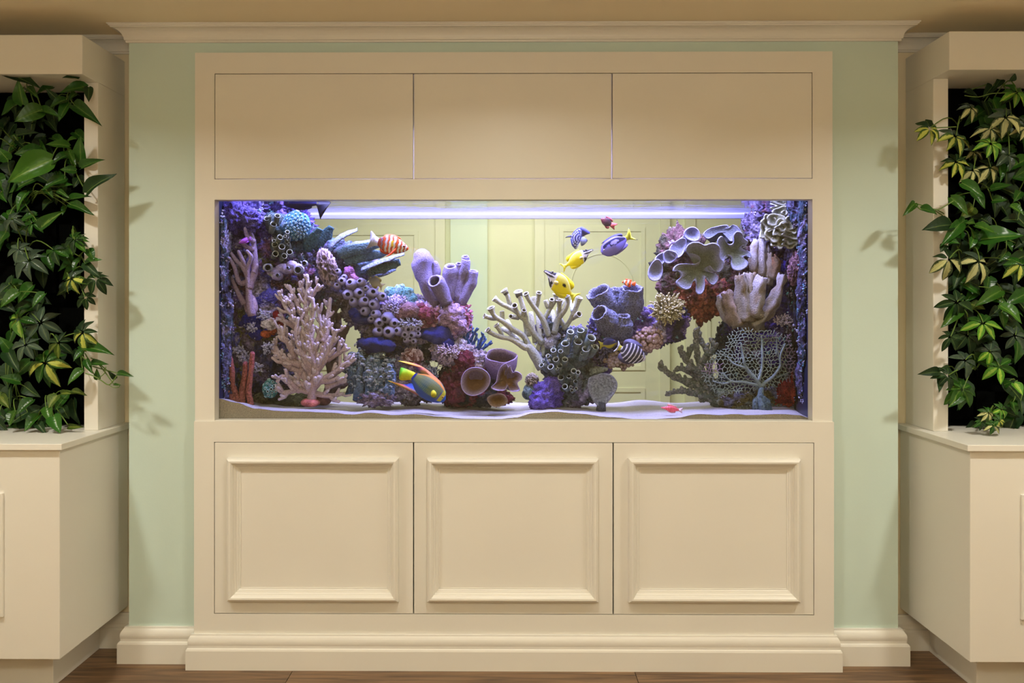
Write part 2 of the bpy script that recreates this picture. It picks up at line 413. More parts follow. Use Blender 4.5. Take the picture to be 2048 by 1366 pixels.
for xa, xb, m0, m1, n0, n1 in ((e0, e1, 454, 797, 479, 772), (e1, e2, 854, 1197, 879, 1171), (e2, e3, 1257, 1601, 1282, 1576)):
    dr = bevel(MB().box(xa + g, xb - g, -.0055, .015, lz0 + g, lz1 - g).build('lower_door', WHITE, cab, False), .0012)
    A, B = X(m0, -.02), X(m1, -.02); zA, zB = Z(1204, 1022, -.02), Z(917, 1022, -.02); wd = X(n0, -.02) - A
    prof = [(0, -.0055), (0, -.022), (.003, -.029), (.010, -.034), (.016, -.033), (.022, -.027), (.024, -.021), (.026, -.0205), (.029, -.017), (.031, -.0135), (.033, -.0135), (.036, -.0115), (.038, -.0115), (.041, -.0085), (wd, -.0085), (wd, -.0055)]
    rs = []
    for (cx_, cz_, sx, sz) in ((A, zA, 1, 1), (B, zA, -1, 1), (B, zB, -1, -1), (A, zB, 1, -1)):
        rs.append([V((cx_ + sx * o, yy, cz_ + sz * o)) for o, yy in prof])
    mb = MB(); mb.rings(rs + [rs[0]], [(1, 1, 1)] * 5, False, False, False); mb.build('molding', WHITE, dr, False)
cp = base_prof(.124, .022)
molding([(cl, .045), (cl, -.0065), (cr_, -.0065), (cr_, .045)], cp).build('base_molding', WHITE, cab, False)
# narrow ledge where the lower carcass begins, and the hood box above the water
bevel(MB().box(ox0 - .002, ox1 + .002, .002, TH, z843 - .0001, oz0).build('sill', WHITE, cab, False), .001)
HB = .455
HZ = W(1022, 437, HB).z
hood = MB()
hood.box(hx0 + .001, hx1 - .001, .0455, HB + .02, 2.16, 2.18)
hood.box(hx0 + .001, hx0 + .012, .0455, HB, 1.745, 2.16).box(hx1 - .012, hx1 - .001, .0455, HB, 1.745, 2.16)
hood.box(hx0 + .001, hx1 - .001, HB, HB + .02, HZ, 2.16)
hood.build('hood', paint('white_hood_board', s(140, 140, 166), .5), cab, False)
lf = MB()
for yy, hw in ((.33, .06), (.10, .05)): lf.box(TX0 + .03, TX1 - .03, yy - hw, yy + hw, 1.955, 1.98)
lf.build('lamp_housing', DARKBOX, cab, False)

# ------------------------------------------------------------------ the tank
tank = thing('aquarium', 'long glass fish tank set into the cream cabinet between upper and lower doors', 'aquarium', (0, .25, oz0 - .02))
GLASS = glassy('clear_glass', (.985, .995, .99), .025, .12, 3)
FRONT = glassy('front_glass', (.985, .995, .99), .025, .97, 1.0, span=(.32, .5))
zb, ztop = oz0 - .018, 1.74
MB().box(TX0, TX1, .046, .050, zb, ztop).build('front_glass', FRONT, tank, False)
MB().box(TX0, TX1, HB - .004, HB - .0005, zb, HZ - .0005).build('back_glass', GLASS, tank, False)
SIDE = paint('dark_blue_side', s(20, 26, 52), .3)
MB().box(TX0 - .012, TX0, .046, HB, zb, ztop).build('side_wall', SIDE, tank, False)
MB().box(TX1, TX1 + .012, .046, HB, zb, ztop).build('side_wall', SIDE, tank, False)
MB().box(TX0 - .012, TX1 + .012, .046, HB, zb - .012, zb).build('base', SIDE, tank, False)
WZ = W(1022, 427, HB).z
wm = MB(); nx, ny = 90, 20
for j in range(ny + 1):
    for i in range(nx + 1):
        x = TX0 + .001 + (TX1 - TX0 - .002) * i / nx; yy = .052 + (HB - .006 - .052) * j / ny
        wm.v.append(V((x, yy, WZ + .0007 * noise.fractal(V((x * 5, yy * 16, 1)), 1, 2, 3)))); wm.c.append((1, 1, 1))
for j in range(ny):
    for i in range(nx):
        q = j * (nx + 1) + i; wm.f.append((q, q + 1, q + nx + 2, q + nx + 1))
wo = wm.build('water', glassy('water_surface', (.93, .95, 1), .03, .985, 1.0, .0013, span=(.30, .45)), None)
tag(wo, 'rippled water surface just under the top edge of the fish tank', 'water')
# ------------------------------------------------------------------ planters
def planter(side):
    L = side < 0
    nm = 'left' if L else 'right'
    t = thing('planter_cabinet', f'cream plant wall unit with cupboard and counter at the {nm} edge of the room', 'planter', (side * 2.1, 0, 0))
    xu = W(196, 600, -.02).x if L else W(1866.5, 600, -.02).x
    xn = W(168, 600, -.02).x if L else W(1896.6, 600, -.02).x
    xh = W(164.5, 100, -.125).x if L else W(1898.6, 100, -.125).x
    xc = W(119.6, 1300, -.285).x if L else W(1940, 1300, -.285).x
    xk = W(123, 889, -.30).x if L else W(1935, 887, -.30).x
    xt = xc + side * .095
    far = side * 2.70
    hz0_, hz1_ = (W(165, 148, -.125).z, W(165, 69.5, -.125).z) if L else (W(1898, 139.5, -.125).z, W(1898, 62.5, -.125).z)
    kz = W(123, 888, -.30).z
    bx = lambda a, b, *r: MB().box(min(a, b), max(a, b), *r)
    B = lambda mb, n: bevel(mb.build(n, WHITE, t, False), .002)
    B(bx(xh, far, -.125, BY - .002, hz0_, hz1_), 'header')
    B(bx(xu, xn, -.02, BY - .002, kz, hz0_), 'jamb')
    B(bx(xk, far, -.30, BY - .002, kz - .021, kz), 'counter')
    B(bx(xc, far, -.285, BY - .003, .152, kz - .021), 'cupboard')
    B(bx(xt, far, -.158, BY - .032, 0, .152), 'toe_kick')
    pe = W(7, 1100, -.289).x if L else W(2042, 1100, -.289).x
    pm = B(bx(pe, far, -.294, -.2845, W(10, 1234, -.29).z, W(10, 986, -.29).z), 'door')
    bx(xn, far, .115, BY - .004, kz, hz0_).build('planting_felt', BLACK, t, False)
    # felt pockets that hold the roots
    z = kz + .03
    while z < hz0_ - .1:
        m = MB(); x = xn + side * .01; w_ = .14
        while abs(x) < 2.6:
            m.box(min(x, x + side * w_), max(x, x + side * w_), .085, .114, z, z + .10); x += side * (w_ + .012)
        m.build('felt_pocket', BLACK, t, False); z += .155
    return t
planter(-1); planter(1)

# ------------------------------------------------------------------ leaves
def leaf_mat(name, edge, mid, amount, rough=.5, rib=None):
    """leaf blade: mid colour along the rib with an irregular border into the edge colour (u, v come from the blade's own UV)"""
    m, nt, b = new_mat(name); N = nt.nodes; L = nt.links
    uv = N.new('ShaderNodeUVMap'); sx = N.new('ShaderNodeSeparateXYZ'); L.new(uv.outputs[0], sx.inputs[0])
    oi = N.new('ShaderNodeObjectInfo')
    av = N.new('ShaderNodeVectorMath'); av.operation = 'ADD'; L.new(uv.outputs[0], av.inputs[0])
    ml = N.new('ShaderNodeMath'); ml.operation = 'MULTIPLY'; ml.inputs[1].default_value = 40; L.new(oi.outputs['Random'], ml.inputs[0]); L.new(ml.outputs[0], av.inputs[1])
    mp = N.new('ShaderNodeMapping'); mp.inputs['Scale'].default_value = (4, 9, 1); L.new(av.outputs[0], mp.inputs[0])
    nz = N.new('ShaderNodeTexNoise'); nz.inputs['Scale'].default_value = 1.5; nz.inputs['Detail'].default_value = 3; L.new(mp.outputs[0], nz.inputs['Vector'])
    sb = N.new('ShaderNodeMath'); sb.operation = 'SUBTRACT'; L.new(sx.outputs[1], sb.inputs[0]); sb.inputs[1].default_value = .5
    ab = N.new('ShaderNodeMath'); ab.operation = 'ABSOLUTE'; L.new(sb.outputs[0], ab.inputs[0])
    ad = N.new('ShaderNodeMath'); ad.operation = 'MULTIPLY_ADD'; L.new(nz.outputs['Fac'], ad.inputs[0]); ad.inputs[1].default_value = .55; L.new(ab.outputs[0], ad.inputs[2])
    cr = N.new('ShaderNodeValToRGB'); e = cr.color_ramp.elements
    e[0].position = amount; e[0].color = (*mid, 1); e[1].position = amount + .05; e[1].color = (*edge, 1); L.new(ad.outputs[0], cr.inputs[0])
    r2 = N.new('ShaderNodeMapRange'); r2.inputs[1].default_value = .0; r2.inputs[2].default_value = .03; r2.inputs[3].default_value = 1; r2.inputs[4].default_value = 0; L.new(ab.outputs[0], r2.inputs[0])
    mx = N.new('ShaderNodeMix'); mx.data_type = 'RGBA'; L.new(r2.outputs[0], mx.inputs[0]); L.new(cr.outputs[0], mx.inputs[6])
    mx.inputs[7].default_value = (*(rib or mix(edge, (.35, .45, .12), .45)), 1)
    hs = N.new('ShaderNodeHueSaturation'); mr = N.new('ShaderNodeMapRange'); mr.inputs[3].default_value = .7; mr.inputs[4].default_value = 1.25
    L.new(oi.outputs['Random'], mr.inputs[0]); L.new(mr.outputs[0], hs.inputs['Value']); L.new(mx.outputs[2], hs.inputs['Color'])
    L.new(hs.outputs[0], b.inputs['Base Color']); b.inputs['Roughness'].default_value = rough; b.inputs['Specular IOR Level'].default_value = .3
    wv = N.new('ShaderNodeTexWave'); wv.inputs['Scale'].default_value = 2.2; wv.inputs['Distortion'].default_value = 1.0; L.new(uv.outputs[0], wv.inputs['Vector'])
    bp = N.new('ShaderNodeBump'); bp.inputs['Strength'].default_value = .12; bp.inputs['Distance'].default_value = .002; L.new(wv.outputs['Fac'], bp.inputs['Height']); L.new(bp.outputs['Normal'], b.inputs['Normal'])
    return m
DG, MG, LG = s(32, 63, 22), s(50, 94, 29), s(91, 135, 41)
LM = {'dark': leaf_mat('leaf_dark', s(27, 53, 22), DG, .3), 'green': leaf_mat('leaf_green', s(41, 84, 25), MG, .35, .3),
      'bright': leaf_mat('leaf_bright', s(54, 96, 28), s(70, 112, 34), .35, .3), 'lime': leaf_mat('leaf_lime', s(75, 129, 34), s(143, 172, 60), .42),
      'olive': leaf_mat('leaf_olive', s(63, 84, 25), s(97, 110, 37), .4), 'yellow': leaf_mat('leaf_yellow', s(53, 84, 30), s(174, 180, 79), .52),
      'cream': leaf_mat('leaf_cream', s(57, 72, 44), s(184, 185, 129), .55), 'grey': leaf_mat('leaf_grey', s(61, 79, 63), s(71, 89, 72), .4, .3),
      'flecked': leaf_mat('leaf_flecked', s(48, 87, 30), s(97, 129, 51), .32, .32)}
STEM = paint('stem_green', s(96, 124, 50), .5)
_lm = {}
def leaf_mesh(shape, kind, var):
    key = (shape, kind, var)
    if key in _lm: return _lm[key]
    me = bpy.data.meshes.new('leaf'); vs, fs, uvs = [], [], []
    n, h = 9, 2; rn = random.Random(var * 17 + len(shape))
    fold = .18 + .2 * rn.random(); droop = .12 + .25 * rn.random(); twist = rn.uniform(-.25, .25); wav = rn.uniform(.01, .035)
    for i in range(n + 1):
        t = i / n
        if shape == 'heart': wd = (sin(pi * min(1, t * 1.02) ** .62) ** .8) * (1 - .25 * t) if t < 1 else 0
        else: wd = sin(pi * t ** .85) ** .9
        if i == n: wd = .0
        if i == 0: wd = .02 if shape != 'heart' else .25
        for j in range(-h, h + 1):
            v = j / h
            x = t - (.10 * abs(v) ** 1.5 * (1 - t) ** 4 if shape == 'heart' else 0)
            y = v * wd * .5
            z = fold * abs(v) * wd * .5 - droop * t * t + twist * v * wd * t * .5 + wav * sin(t * 9 + v * 3 + var) * abs(v)
            vs.append((x, y, z)); uvs.append((t, .5 + v * .5))
    m = 2 * h + 1
    for i in range(n):
        for j in range(m - 1):
            a = i * m + j; fs.append((a, a + m, a + m + 1, a + 1))
    me.from_pydata(vs, [], fs); ul = me.uv_layers.new(name='UVMap')
    for p in me.polygons:
        p.use_smooth = True
        for li in p.loop_indices: ul.data[li].uv = uvs[me.loops[li].vertex_index]
    me.materials.append(LM[kind]); _lm[key] = me; return me
def leaf_matrix(base, tip, wid, nrm):
    a = tip - base; ln = a.length; a = a.normalized()
    n = (nrm - a * nrm.dot(a)); n = n.normalized() if n.length > 1e-4 else a.orthogonal().normalized()
    b = n.cross(a)
    return Matrix(((a.x * ln, b.x * wid, n.x * ln, base.x), (a.y * ln, b.y * wid, n.y * ln, base.y), (a.z * ln, b.z * wid, n.z * ln, base.z), (0, 0, 0, 1)))
def arc(a, b, sag, n=6, out=.02):
    return [a.lerp(b, i / n) + V((0, -out * sin(pi * i / n), sag * sin(pi * i / n))) for i in range(n + 1)]
rl = random.Random(11)
class Plant:
    def __init__(self, kind, px, py, label, grp):
        self.p = (px, py); self.kind = kind; self.root = W(px, py, .08)
        self.t = thing('pothos' if kind == 'p' else 'umbrella_plant', label, 'plant', self.root, grp); self.st = MB(); self.n = 0
    def stem(self, a, sag=.02, r=.0016):
        self.st.tube(arc(self.root + V((rl.uniform(-.02, .02), 0, rl.uniform(-.02, .02))), a, sag), [r * 1.3] * 6 + [r], 5)
        self.n += 1
def nearest(plants, kind, px, py):
    return min((q for q in plants if q.kind == kind), key=lambda q: (q.p[0] - px) ** 2 + (q.p[1] - py) ** 2)
def do_leaves(plants, cf, k, data, lim):
    """data: base x, y, tip x, y (crop units), width (crop units), kind[, depth]; lim: the px where the niche ends (leaves beyond hang in front of the jamb)"""
    for d in data:
        bx_, by_, tx, ty, wd, kind = d[:6]
        b = cf(bx_, by_); t = cf(tx, ty)
        out = max(abs(b[0] - 1022), abs(t[0] - 1022)) if False else 0
        edge = min(b[0], t[0]) < lim + 6 if lim > 1000 else max(b[0], t[0]) > lim - 6
        Y = d[6] if len(d) > 6 else (-.085 if edge else rl.uniform(-.05, .04))
        base = W(*b, Y + .01); ln = math.hypot(t[0] - b[0], t[1] - b[1]) * M_(Y)
        tip = W(*t, Y - min(.45 * ln, .05) + .0)
        q = nearest(plants, 'p', *b)
        nv = V((rl.uniform(-.35, .35), -1, rl.uniform(.2, .8)))
        q.t; inst(leaf_mesh('heart', kind, rl.randrange(4)), 'leaf', q.t, leaf_matrix(base, tip, max(wd, .55 * ln / M_(Y) * k) / k * M_(Y) * 1.05, nv))
        q.stem(base, rl.uniform(0, .04))
def do_rosettes(plants, cf, k, data, lim):
    for d in data:
        x, y, r, lo, up = d[:5]; c = cf(x, y); rp = r / k
        edge = c[0] - rp < lim + 4 if lim > 1000 else c[0] + rp > lim - 4
        Y = d[5] if len(d) > 5 else (-.10 if edge else rl.uniform(-.06, .0))
        C = W(*c, Y); R_ = rp * M_(Y); q = nearest(plants, 'u', *c)
        nr = V((rl.uniform(-.3, .3), -1, rl.uniform(.2, .55))).normalized()
        e1 = V((0, 0, 1)).cross(nr).normalized(); e2 = nr.cross(e1)
        pt = MB().tube(arc(q.root, C + nr * .004, rl.uniform(.01, .05)), [.0022] * 6 + [.0016], 5).build('petiole', STEM, q.t)
        n = rl.choice((6, 7, 7, 8)); a0 = rl.random() * 6.28; dr = rl.uniform(.08, .4)
        for i in range(n):
            a = a0 + 2 * pi * i / n + rl.uniform(-.12, .12)
            dv = (e1 * cos(a) + e2 * sin(a) - nr * dr).normalized()
            ln = R_ * rl.uniform(.85, 1.1) * (1.1 if sin(a) < 0 else .85)
            kind = (lo if rl.random() < .9 else up) if sin(a) < .15 else up
            b = C + dv * ln * .1
            inst(leaf_mesh('lance', kind, rl.randrange(4)), 'leaflet', pt, leaf_matrix(b, b + dv * ln, ln * rl.uniform(.40, .49), nr + V((0, 0, .2))))
GL, GR = 'plants in the left plant wall', 'plants in the right plant wall'
LP = [Plant('p', 70, 165, 'pothos with drooping leaves at the very top of the left plant wall', GL),
      Plant('p', 150, 190, 'pothos tucked under the header in the inner corner of the left plant wall', GL),
      Plant('p', 40, 300, 'broad-leaved pothos in the second row of the left plant wall, away from the jamb', GL),
      Plant('p', 140, 310, 'pothos with a large dark leaf reaching across the left jamb, second row', GL),
      Plant('p', 60, 400, 'pothos half hidden above the grey-leaved umbrella plant in the left plant wall', GL),
      Plant('p', 155, 520, 'pothos with two heart leaves lying over the left jamb at mid height', GL),
      Plant('p', 30, 590, 'pothos with wide leaves between the umbrella plants in the left plant wall', GL),
      Plant('p', 160, 710, 'pothos whose thin vine trails right across the left jamb and column', GL),
      Plant('p', 30, 800, 'pothos with heart leaves hanging over the left counter, outer of the bottom two', GL),
      Plant('p', 110, 810, 'pothos with olive and glossy leaves lowest in the left plant wall, beside the jamb', GL),
      Plant('u', 55, 500, 'dull grey umbrella plant in the middle of the left plant wall', GL),
      Plant('u', 155, 470, 'plain green umbrella plant beside the left jamb', GL),
      Plant('u', 140, 560, 'umbrella plant with yellow-centred leaflets and dark ones over the left jamb', GL),
      Plant('u', 50, 650, 'large grey umbrella plant with some half yellow leaflets, lower left plant wall', GL),
      Plant('u', 100, 700, 'umbrella plant with bright yellow leaflets low in the left plant wall', GL)]
RP = [Plant('p', 2010, 165, 'pothos climbing over the underside of the right header', GR),
      Plant('p', 1945, 380, 'glossy pothos with its vine of two leaves reaching left across the right jamb', GR),
      Plant('p', 2030, 400, 'pothos with a curled tendril in the middle of the right plant wall', GR),
      Plant('p', 1915, 470, 'pothos with one very large dark leaf covering the edge of the right jamb', GR),
      Plant('p', 1985, 470, 'pothos with a long broad leaf below the tendril in the right plant wall', GR),
      Plant('p', 1920, 620, 'pothos with a single bright heart leaf on the edge of the right jamb', GR),
      Plant('p', 2005, 600, 'bright green pothos below the cream-leaved umbrella plants of the right plant wall', GR),
      Plant('p', 1910, 760, 'dark pothos with slim leaves crossing the right jamb near the counter', GR),
      Plant('p', 2030, 780, 'wavy lime green pothos near the bottom of the right plant wall', GR),
      Plant('u', 1985, 200, 'lime green umbrella plant near the top of the right plant wall', GR),
      Plant('u', 1915, 250, 'umbrella plant with one dark drooping whorl hanging over the right jamb', GR),
      Plant('u', 1995, 260, 'cream variegated umbrella plant high in the right plant wall', GR),
      Plant('u', 1940, 320, 'umbrella plant with pale leaflets just above the glossy pothos on the right', GR),
      Plant('u', 1925, 520, 'yellow and cream umbrella plant at mid height in the right plant wall', GR),
      Plant('u', 1920, 620, 'dark green umbrella plant under the bright yellow one, beside the right jamb', GR),
      Plant('u', 2020, 660, 'umbrella plant with shiny whitish leaflets in the lower right plant wall', GR),
      Plant('u', 1950, 740, 'medium green umbrella plant of three whorls near the right counter', GR),
      Plant('u', 1980, 825, 'small fine-leaved umbrella plant sitting on the right counter', GR)]
do_leaves(LP, p1, 3.693, [(20, 55, 250, 112, 70, 'dark', -.07), (170, 290, 125, 112, 110, 'green', -.06), (200, 170, 270, 216, 60, 'flecked', -.06), (390, 165, 255, 190, 60, 'green'), (580, 102, 466, 74, 36, 'dark', -.10),
    (640, 165, 445, 170, 62, 'green', -.05), (655, 165, 652, 256, 70, 'dark'), (555, 300, 714, 406, 90, 'green', -.09), (490, 255, 360, 292, 80, 'green'), (510, 280, 418, 396, 80, 'green'), (560, 210, 500, 250, 50, 'bright'),
    (150, 280, 0, 352, 90, 'green'), (310, 330, 105, 400, 140, 'bright', -.06), (280, 340, 418, 336, 70, 'green', -.05), (510, 600, 345, 565, 95, 'bright', -.06), (600, 725, 574, 530, 115, 'green', -.06), (560, 545, 495, 550, 40, 'bright'),
    (510, 640, 552, 740, 60, 'bright', -.07), (510, 660, 370, 706, 60, 'green', -.06), (605, 760, 728, 685, 78, 'green'), (640, 945, 782, 786, 115, 'dark'), (300, 640, 105, 645, 70, 'green', -.03), (60, 700, -20, 620, 100, 'green', -.05),
    (380, 700, 40, 850, 125, 'bright', -.07), (60, 720, 60, 800, 120, 'dark'), (480, 840, 303, 890, 60, 'green', -.05), (560, 780, 445, 765, 40, 'green', -.05), (500, 1000, 640, 945, 46, 'green', -.06), (520, 1030, 658, 1068, 56, 'green', -.08),
    (430, 930, 492, 962, 44, 'flecked', -.06), (340, 920, 385, 965, 60, 'flecked', -.06), (200, 940, 100, 1056, 76, 'green', -.05), (310, 1200, 432, 1076, 80, 'flecked', -.04), (490, 1040, 450, 1100, 50, 'green'), (130, 520, 250, 480, 70, 'dark'),
    (20, 470, -60, 420, 80, 'dark'), (130, 560, 200, 620, 70, 'dark'), (0, 950, 40, 1000, 60, 'green'), (-40, 180, -120, 260, 100, 'green'), (-60, 560, -160, 640, 110, 'dark'), (380, 1000, 300, 1050, 90, 'dark'), (40, 1240, -30, 1320, 110, 'green'),
    (420, 250, 340, 180, 60, 'dark'), (250, 430, 340, 400, 70, 'dark', .06), (580, 840, 540, 900, 60, 'dark'), (440, 900, 520, 870, 60, 'green')], 168)
do_leaves(LP, p2, 3.252, [(560, 150, 632, 108, 50, 'green'), (575, 60, 605, 122, 66, 'green'), (552, 150, 636, 236, 66, 'dark'), (530, 118, 450, 205, 56, 'green', -.06), (290, 350, 200, 425, 66, 'green', -.05), (120, 340, -10, 425, 70, 'bright', -.06), (60, 290, -10, 340, 60, 'dark'),
    (50, 720, 110, 850, 90, 'dark'), (545, 722, 470, 775, 60, 'green', -.05), (540, 690, 706, 716, 70, 'green'), (540, 850, 430, 925, 76, 'bright', -.07), (596, 805, 692, 802, 44, 'green'), (636, 905, 625, 850, 44, 'green'), (770, 868, 846, 872, 26, 'green', -.10), (752, 900, 704, 855, 34, 'dark', -.10), (742, 940, 780, 940, 20, 'green', -.10),
    (100, 1115, 50, 1205, 78, 'bright', -.07), (212, 1040, 100, 1125, 80, 'green', -.08), (300, 1090, 325, 1185, 66, 'bright', -.07), (250, 1140, 150, 1235, 66, 'green', -.06), (350, 1145, 382, 1250, 96, 'green', -.08), (180, 1120, 60, 1180, 110, 'dark', .0), (370, 1010, 310, 1085, 84, 'olive', -.05), (400, 1000, 470, 990, 40, 'olive', -.03), (470, 985, 545, 990, 46, 'olive', -.04), (450, 1215, 525, 1215, 40, 'olive', -.06),
    (160, 950, 230, 1010, 90, 'dark', .0), (410, 1090, 440, 1160, 80, 'dark'), (0, 1020, 50, 1080, 70, 'olive'), (-20, 1180, 30, 1230, 70, 'dark'), (130, 920, 0, 880, 80, 'green', -.02), (560, 780, 590, 860, 50, 'green'), (240, 1190, 290, 1245, 60, 'dark', -.07), (70, 720, 0, 640, 80, 'green')], 168)
do_rosettes(LP, p1, 3.693, [(240, 1168, 90, 'green', 'green'), (545, 1285, 100, 'dark', 'green', -.10), (90, 1135, 90, 'grey', 'grey')], 168)
do_rosettes(LP, p2, 3.252, [(190, 130, 130, 'grey', 'grey'), (120, 60, 80, 'grey', 'grey'), (462, 250, 105, 'yellow', 'grey'), (622, 250, 100, 'dark', 'dark'), (555, 372, 72, 'dark', 'dark'), (262, 535, 140, 'grey', 'grey'), (120, 510, 100, 'lime', 'green'),
    (535, 600, 108, 'yellow', 'dark'), (165, 680, 95, 'grey', 'grey'), (380, 665, 92, 'olive', 'dark'), (292, 795, 140, 'yellow', 'green'), (350, 65, 85, 'green', 'dark'), (490, 0, 90, 'bright', 'green')], 168)
do_leaves(RP, p3, 3.593, [(480, 885, 642, 955, 84, 'green', -.07), (690, 930, 835, 882, 80, 'green', -.06), (560, 950, 660, 1042, 80, 'green', -.05), (400, 990, 536, 1086, 72, 'bright', -.08), (700, 1010, 806, 1000, 70, 'green'), (830, 1050, 935, 1095, 80, 'bright', -.07),
    (186, 1068, 304, 1090, 86, 'green', -.10), (142, 1030, 67, 1110, 44, 'bright', -.10), (400, 1185, 228, 1190, 130, 'dark'), (460, 1180, 356, 1315, 84, 'green'), (570, 1170, 518, 1165, 50, 'bright', -.08), (578, 1190, 745, 1230, 64, 'bright', -.07), (620, 1290, 930, 1240, 90, 'green', -.06),
    (565, 1280, 548, 1346, 60, 'green', -.06), (500, 1150, 410, 1225, 70, 'green', -.07), (750, 750, 782, 862, 70, 'green', -.03), (940, 790, 870, 840, 90, 'green', -.05), (900, 950, 860, 1010, 70, 'green'), (840, 560, 930, 590, 90, 'dark'), (560, 1060, 480, 1130, 100, 'olive', .0), (620, 1140, 700, 1170, 110, 'dark', .02),
    (700, 190, 640, 260, 80, 'dark', .02), (860, 90, 790, 70, 60, 'dark', -.06), (830, 150, 870, 100, 70, 'dark', -.07), (760, 140, 720, 200, 60, 'dark'), (640, 300, 700, 400, 90, 'dark', .04), (800, 1310, 850, 1370, 60, 'green'), (870, 1320, 920, 1360, 60, 'bright'), (360, 1330, 330, 1370, 60, 'dark'), (500, 230, 600, 250, 60, 'dark', .06), (880, 1150, 780, 1140, 80, 'dark')], 1897)
do_leaves(RP, p4, 3.105, [(400, 425, 297, 535, 82, 'bright'), (655, 315, 518, 385, 72, 'bright', -.06), (600, 355, 692, 380, 60, 'green', -.05), (655, 410, 805, 485, 76, 'bright', -.08), (660, 450, 690, 540, 66, 'green', -.05), (820, 330, 720, 380, 110, 'green', -.03), (580, 230, 580, 330, 90, 'green', .0), (275, 820, 164, 822, 36, 'dark'), (285, 842, 280, 937, 50, 'dark'),
    (400, 950, 350, 1030, 84, 'flecked', -.08), (400, 200, 370, 292, 70, 'dark', -.04), (740, 890, 800, 960, 70, 'lime', -.03), (680, 900, 720, 880, 60, 'green'), (640, 430, 590, 480, 70, 'dark'), (520, 290, 470, 250, 70, 'dark'), (470, 400, 560, 420, 80, 'olive', .02), (780, 1000, 800, 1080, 60, 'dark'), (730, 1010, 760, 1080, 70, 'green'), (690, 70, 660, 130, 60, 'green', -.04), (310, 0, 400, 10, 60, 'green', -.09), (460, 20, 530, 40, 60, 'green'), (620, 120, 690, 60, 90, 'dark', .03), (330, 810, 300, 790, 60, 'dark')], 1897)
do_rosettes(RP, p3, 3.593, [(252, 490, 108, 'yellow', 'dark', -.11), (432, 545, 120, 'yellow', 'grey', -.09), (548, 340, 92, 'cream', 'grey'), (690, 490, 108, 'cream', 'dark'), (795, 410, 130, 'cream', 'grey', -.07), (690, 600, 105, 'lime', 'lime', -.07), (440, 730, 105, 'yellow', 'dark', -.07), (565, 655, 85, 'cream', 'grey'), (560, 790, 98, 'cream', 'dark'), (682, 770, 108, 'cream', 'dark'), (815, 680, 110, 'grey', 'grey'), (872, 232, 105, 'lime', 'green', -.06), (940, 480, 100, 'cream', 'grey')], 1897)
do_rosettes(RP, p4, 3.105, [(335, 115, 115, 'cream', 'dark', -.11), (520, 130, 125, 'cream', 'grey', -.09), (385, 385, 112, 'dark', 'dark', -.10), (545, 515, 102, 'lime', 'green', -.07), (450, 590, 105, 'dark', 'dark'), (435, 745, 98, 'grey', 'grey', -.07), (645, 785, 108, 'lime', 'green', -.06), (590, 690, 88, 'lime', 'grey', -.05), (420, 925, 110, 'bright', 'green', -.08), (780, 150, 105, 'yellow', 'green', -.07), (745, 590, 95, 'grey', 'grey', -.06), (345, 600, 82, 'dark', 'dark'), (330, 840, 80, 'dark', 'dark'),
    (580, 1070, 60, 'cream', 'green', -.12), (650, 1120, 62, 'yellow', 'green', -.13), (540, 1125, 50, 'green', 'dark', -.11), (660, 1050, 60, 'lime', 'green', -.10), (610, 1150, 56, 'cream', 'green', -.13)], 1897)
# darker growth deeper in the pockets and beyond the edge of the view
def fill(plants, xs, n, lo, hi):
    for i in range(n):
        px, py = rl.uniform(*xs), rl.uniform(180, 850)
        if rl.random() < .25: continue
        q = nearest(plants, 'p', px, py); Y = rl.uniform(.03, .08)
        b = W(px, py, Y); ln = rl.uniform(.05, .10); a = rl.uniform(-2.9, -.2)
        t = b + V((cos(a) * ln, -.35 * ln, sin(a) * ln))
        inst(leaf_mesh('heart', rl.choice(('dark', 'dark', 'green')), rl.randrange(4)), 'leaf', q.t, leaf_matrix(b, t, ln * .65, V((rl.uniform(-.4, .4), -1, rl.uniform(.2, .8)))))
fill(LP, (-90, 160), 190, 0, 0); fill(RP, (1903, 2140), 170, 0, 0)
# thin vines that cross the jambs
v = nearest(LP, 'p', 170, 720); Yv = -.10
v.st.tube([W(*p2(x, y), Yv) for x, y in smooth_path([(556, 868), (610, 885), (660, 915), (706, 942), (740, 910), (760, 880)], 4)], [.0022] * 21, 5)
v.st.tube([W(*p2(x, y), Yv) for x, y in smooth_path([(640, 900), (680, 865), (688, 826)], 4)], [.0016] * 9, 5)
v.st.tube([W(*p2(x, y), Yv) for x, y in smooth_path([(706, 942), (740, 960), (775, 955), (772, 935)], 4)], [.0012] * 13, 5)
v = nearest(RP, 'p', 1945, 380)
v.st.tube([W(*p3(x, y), Yv) for x, y in smooth_path([(420, 1012), (360, 1050), (305, 1075), (200, 1080), (150, 1042)], 4)], [.0022] * 17, 5)
v = nearest(RP, 'u', 1915, 250)
v.st.tube([W(*p3(x, y), Yv) for x, y in smooth_path([(440, 480), (340, 485), (260, 488)], 4)], [.002] * 9, 5)
v = nearest(RP, 'u', 1985, 200)
v.st.tube([W(*p3(x, y), -.06) for x, y in smooth_path([(500, 255), (600, 265), (700, 240), (870, 235)], 4)], [.002] * 13, 5)
for q in LP + RP: q.st.build('stem', STEM, q.t)
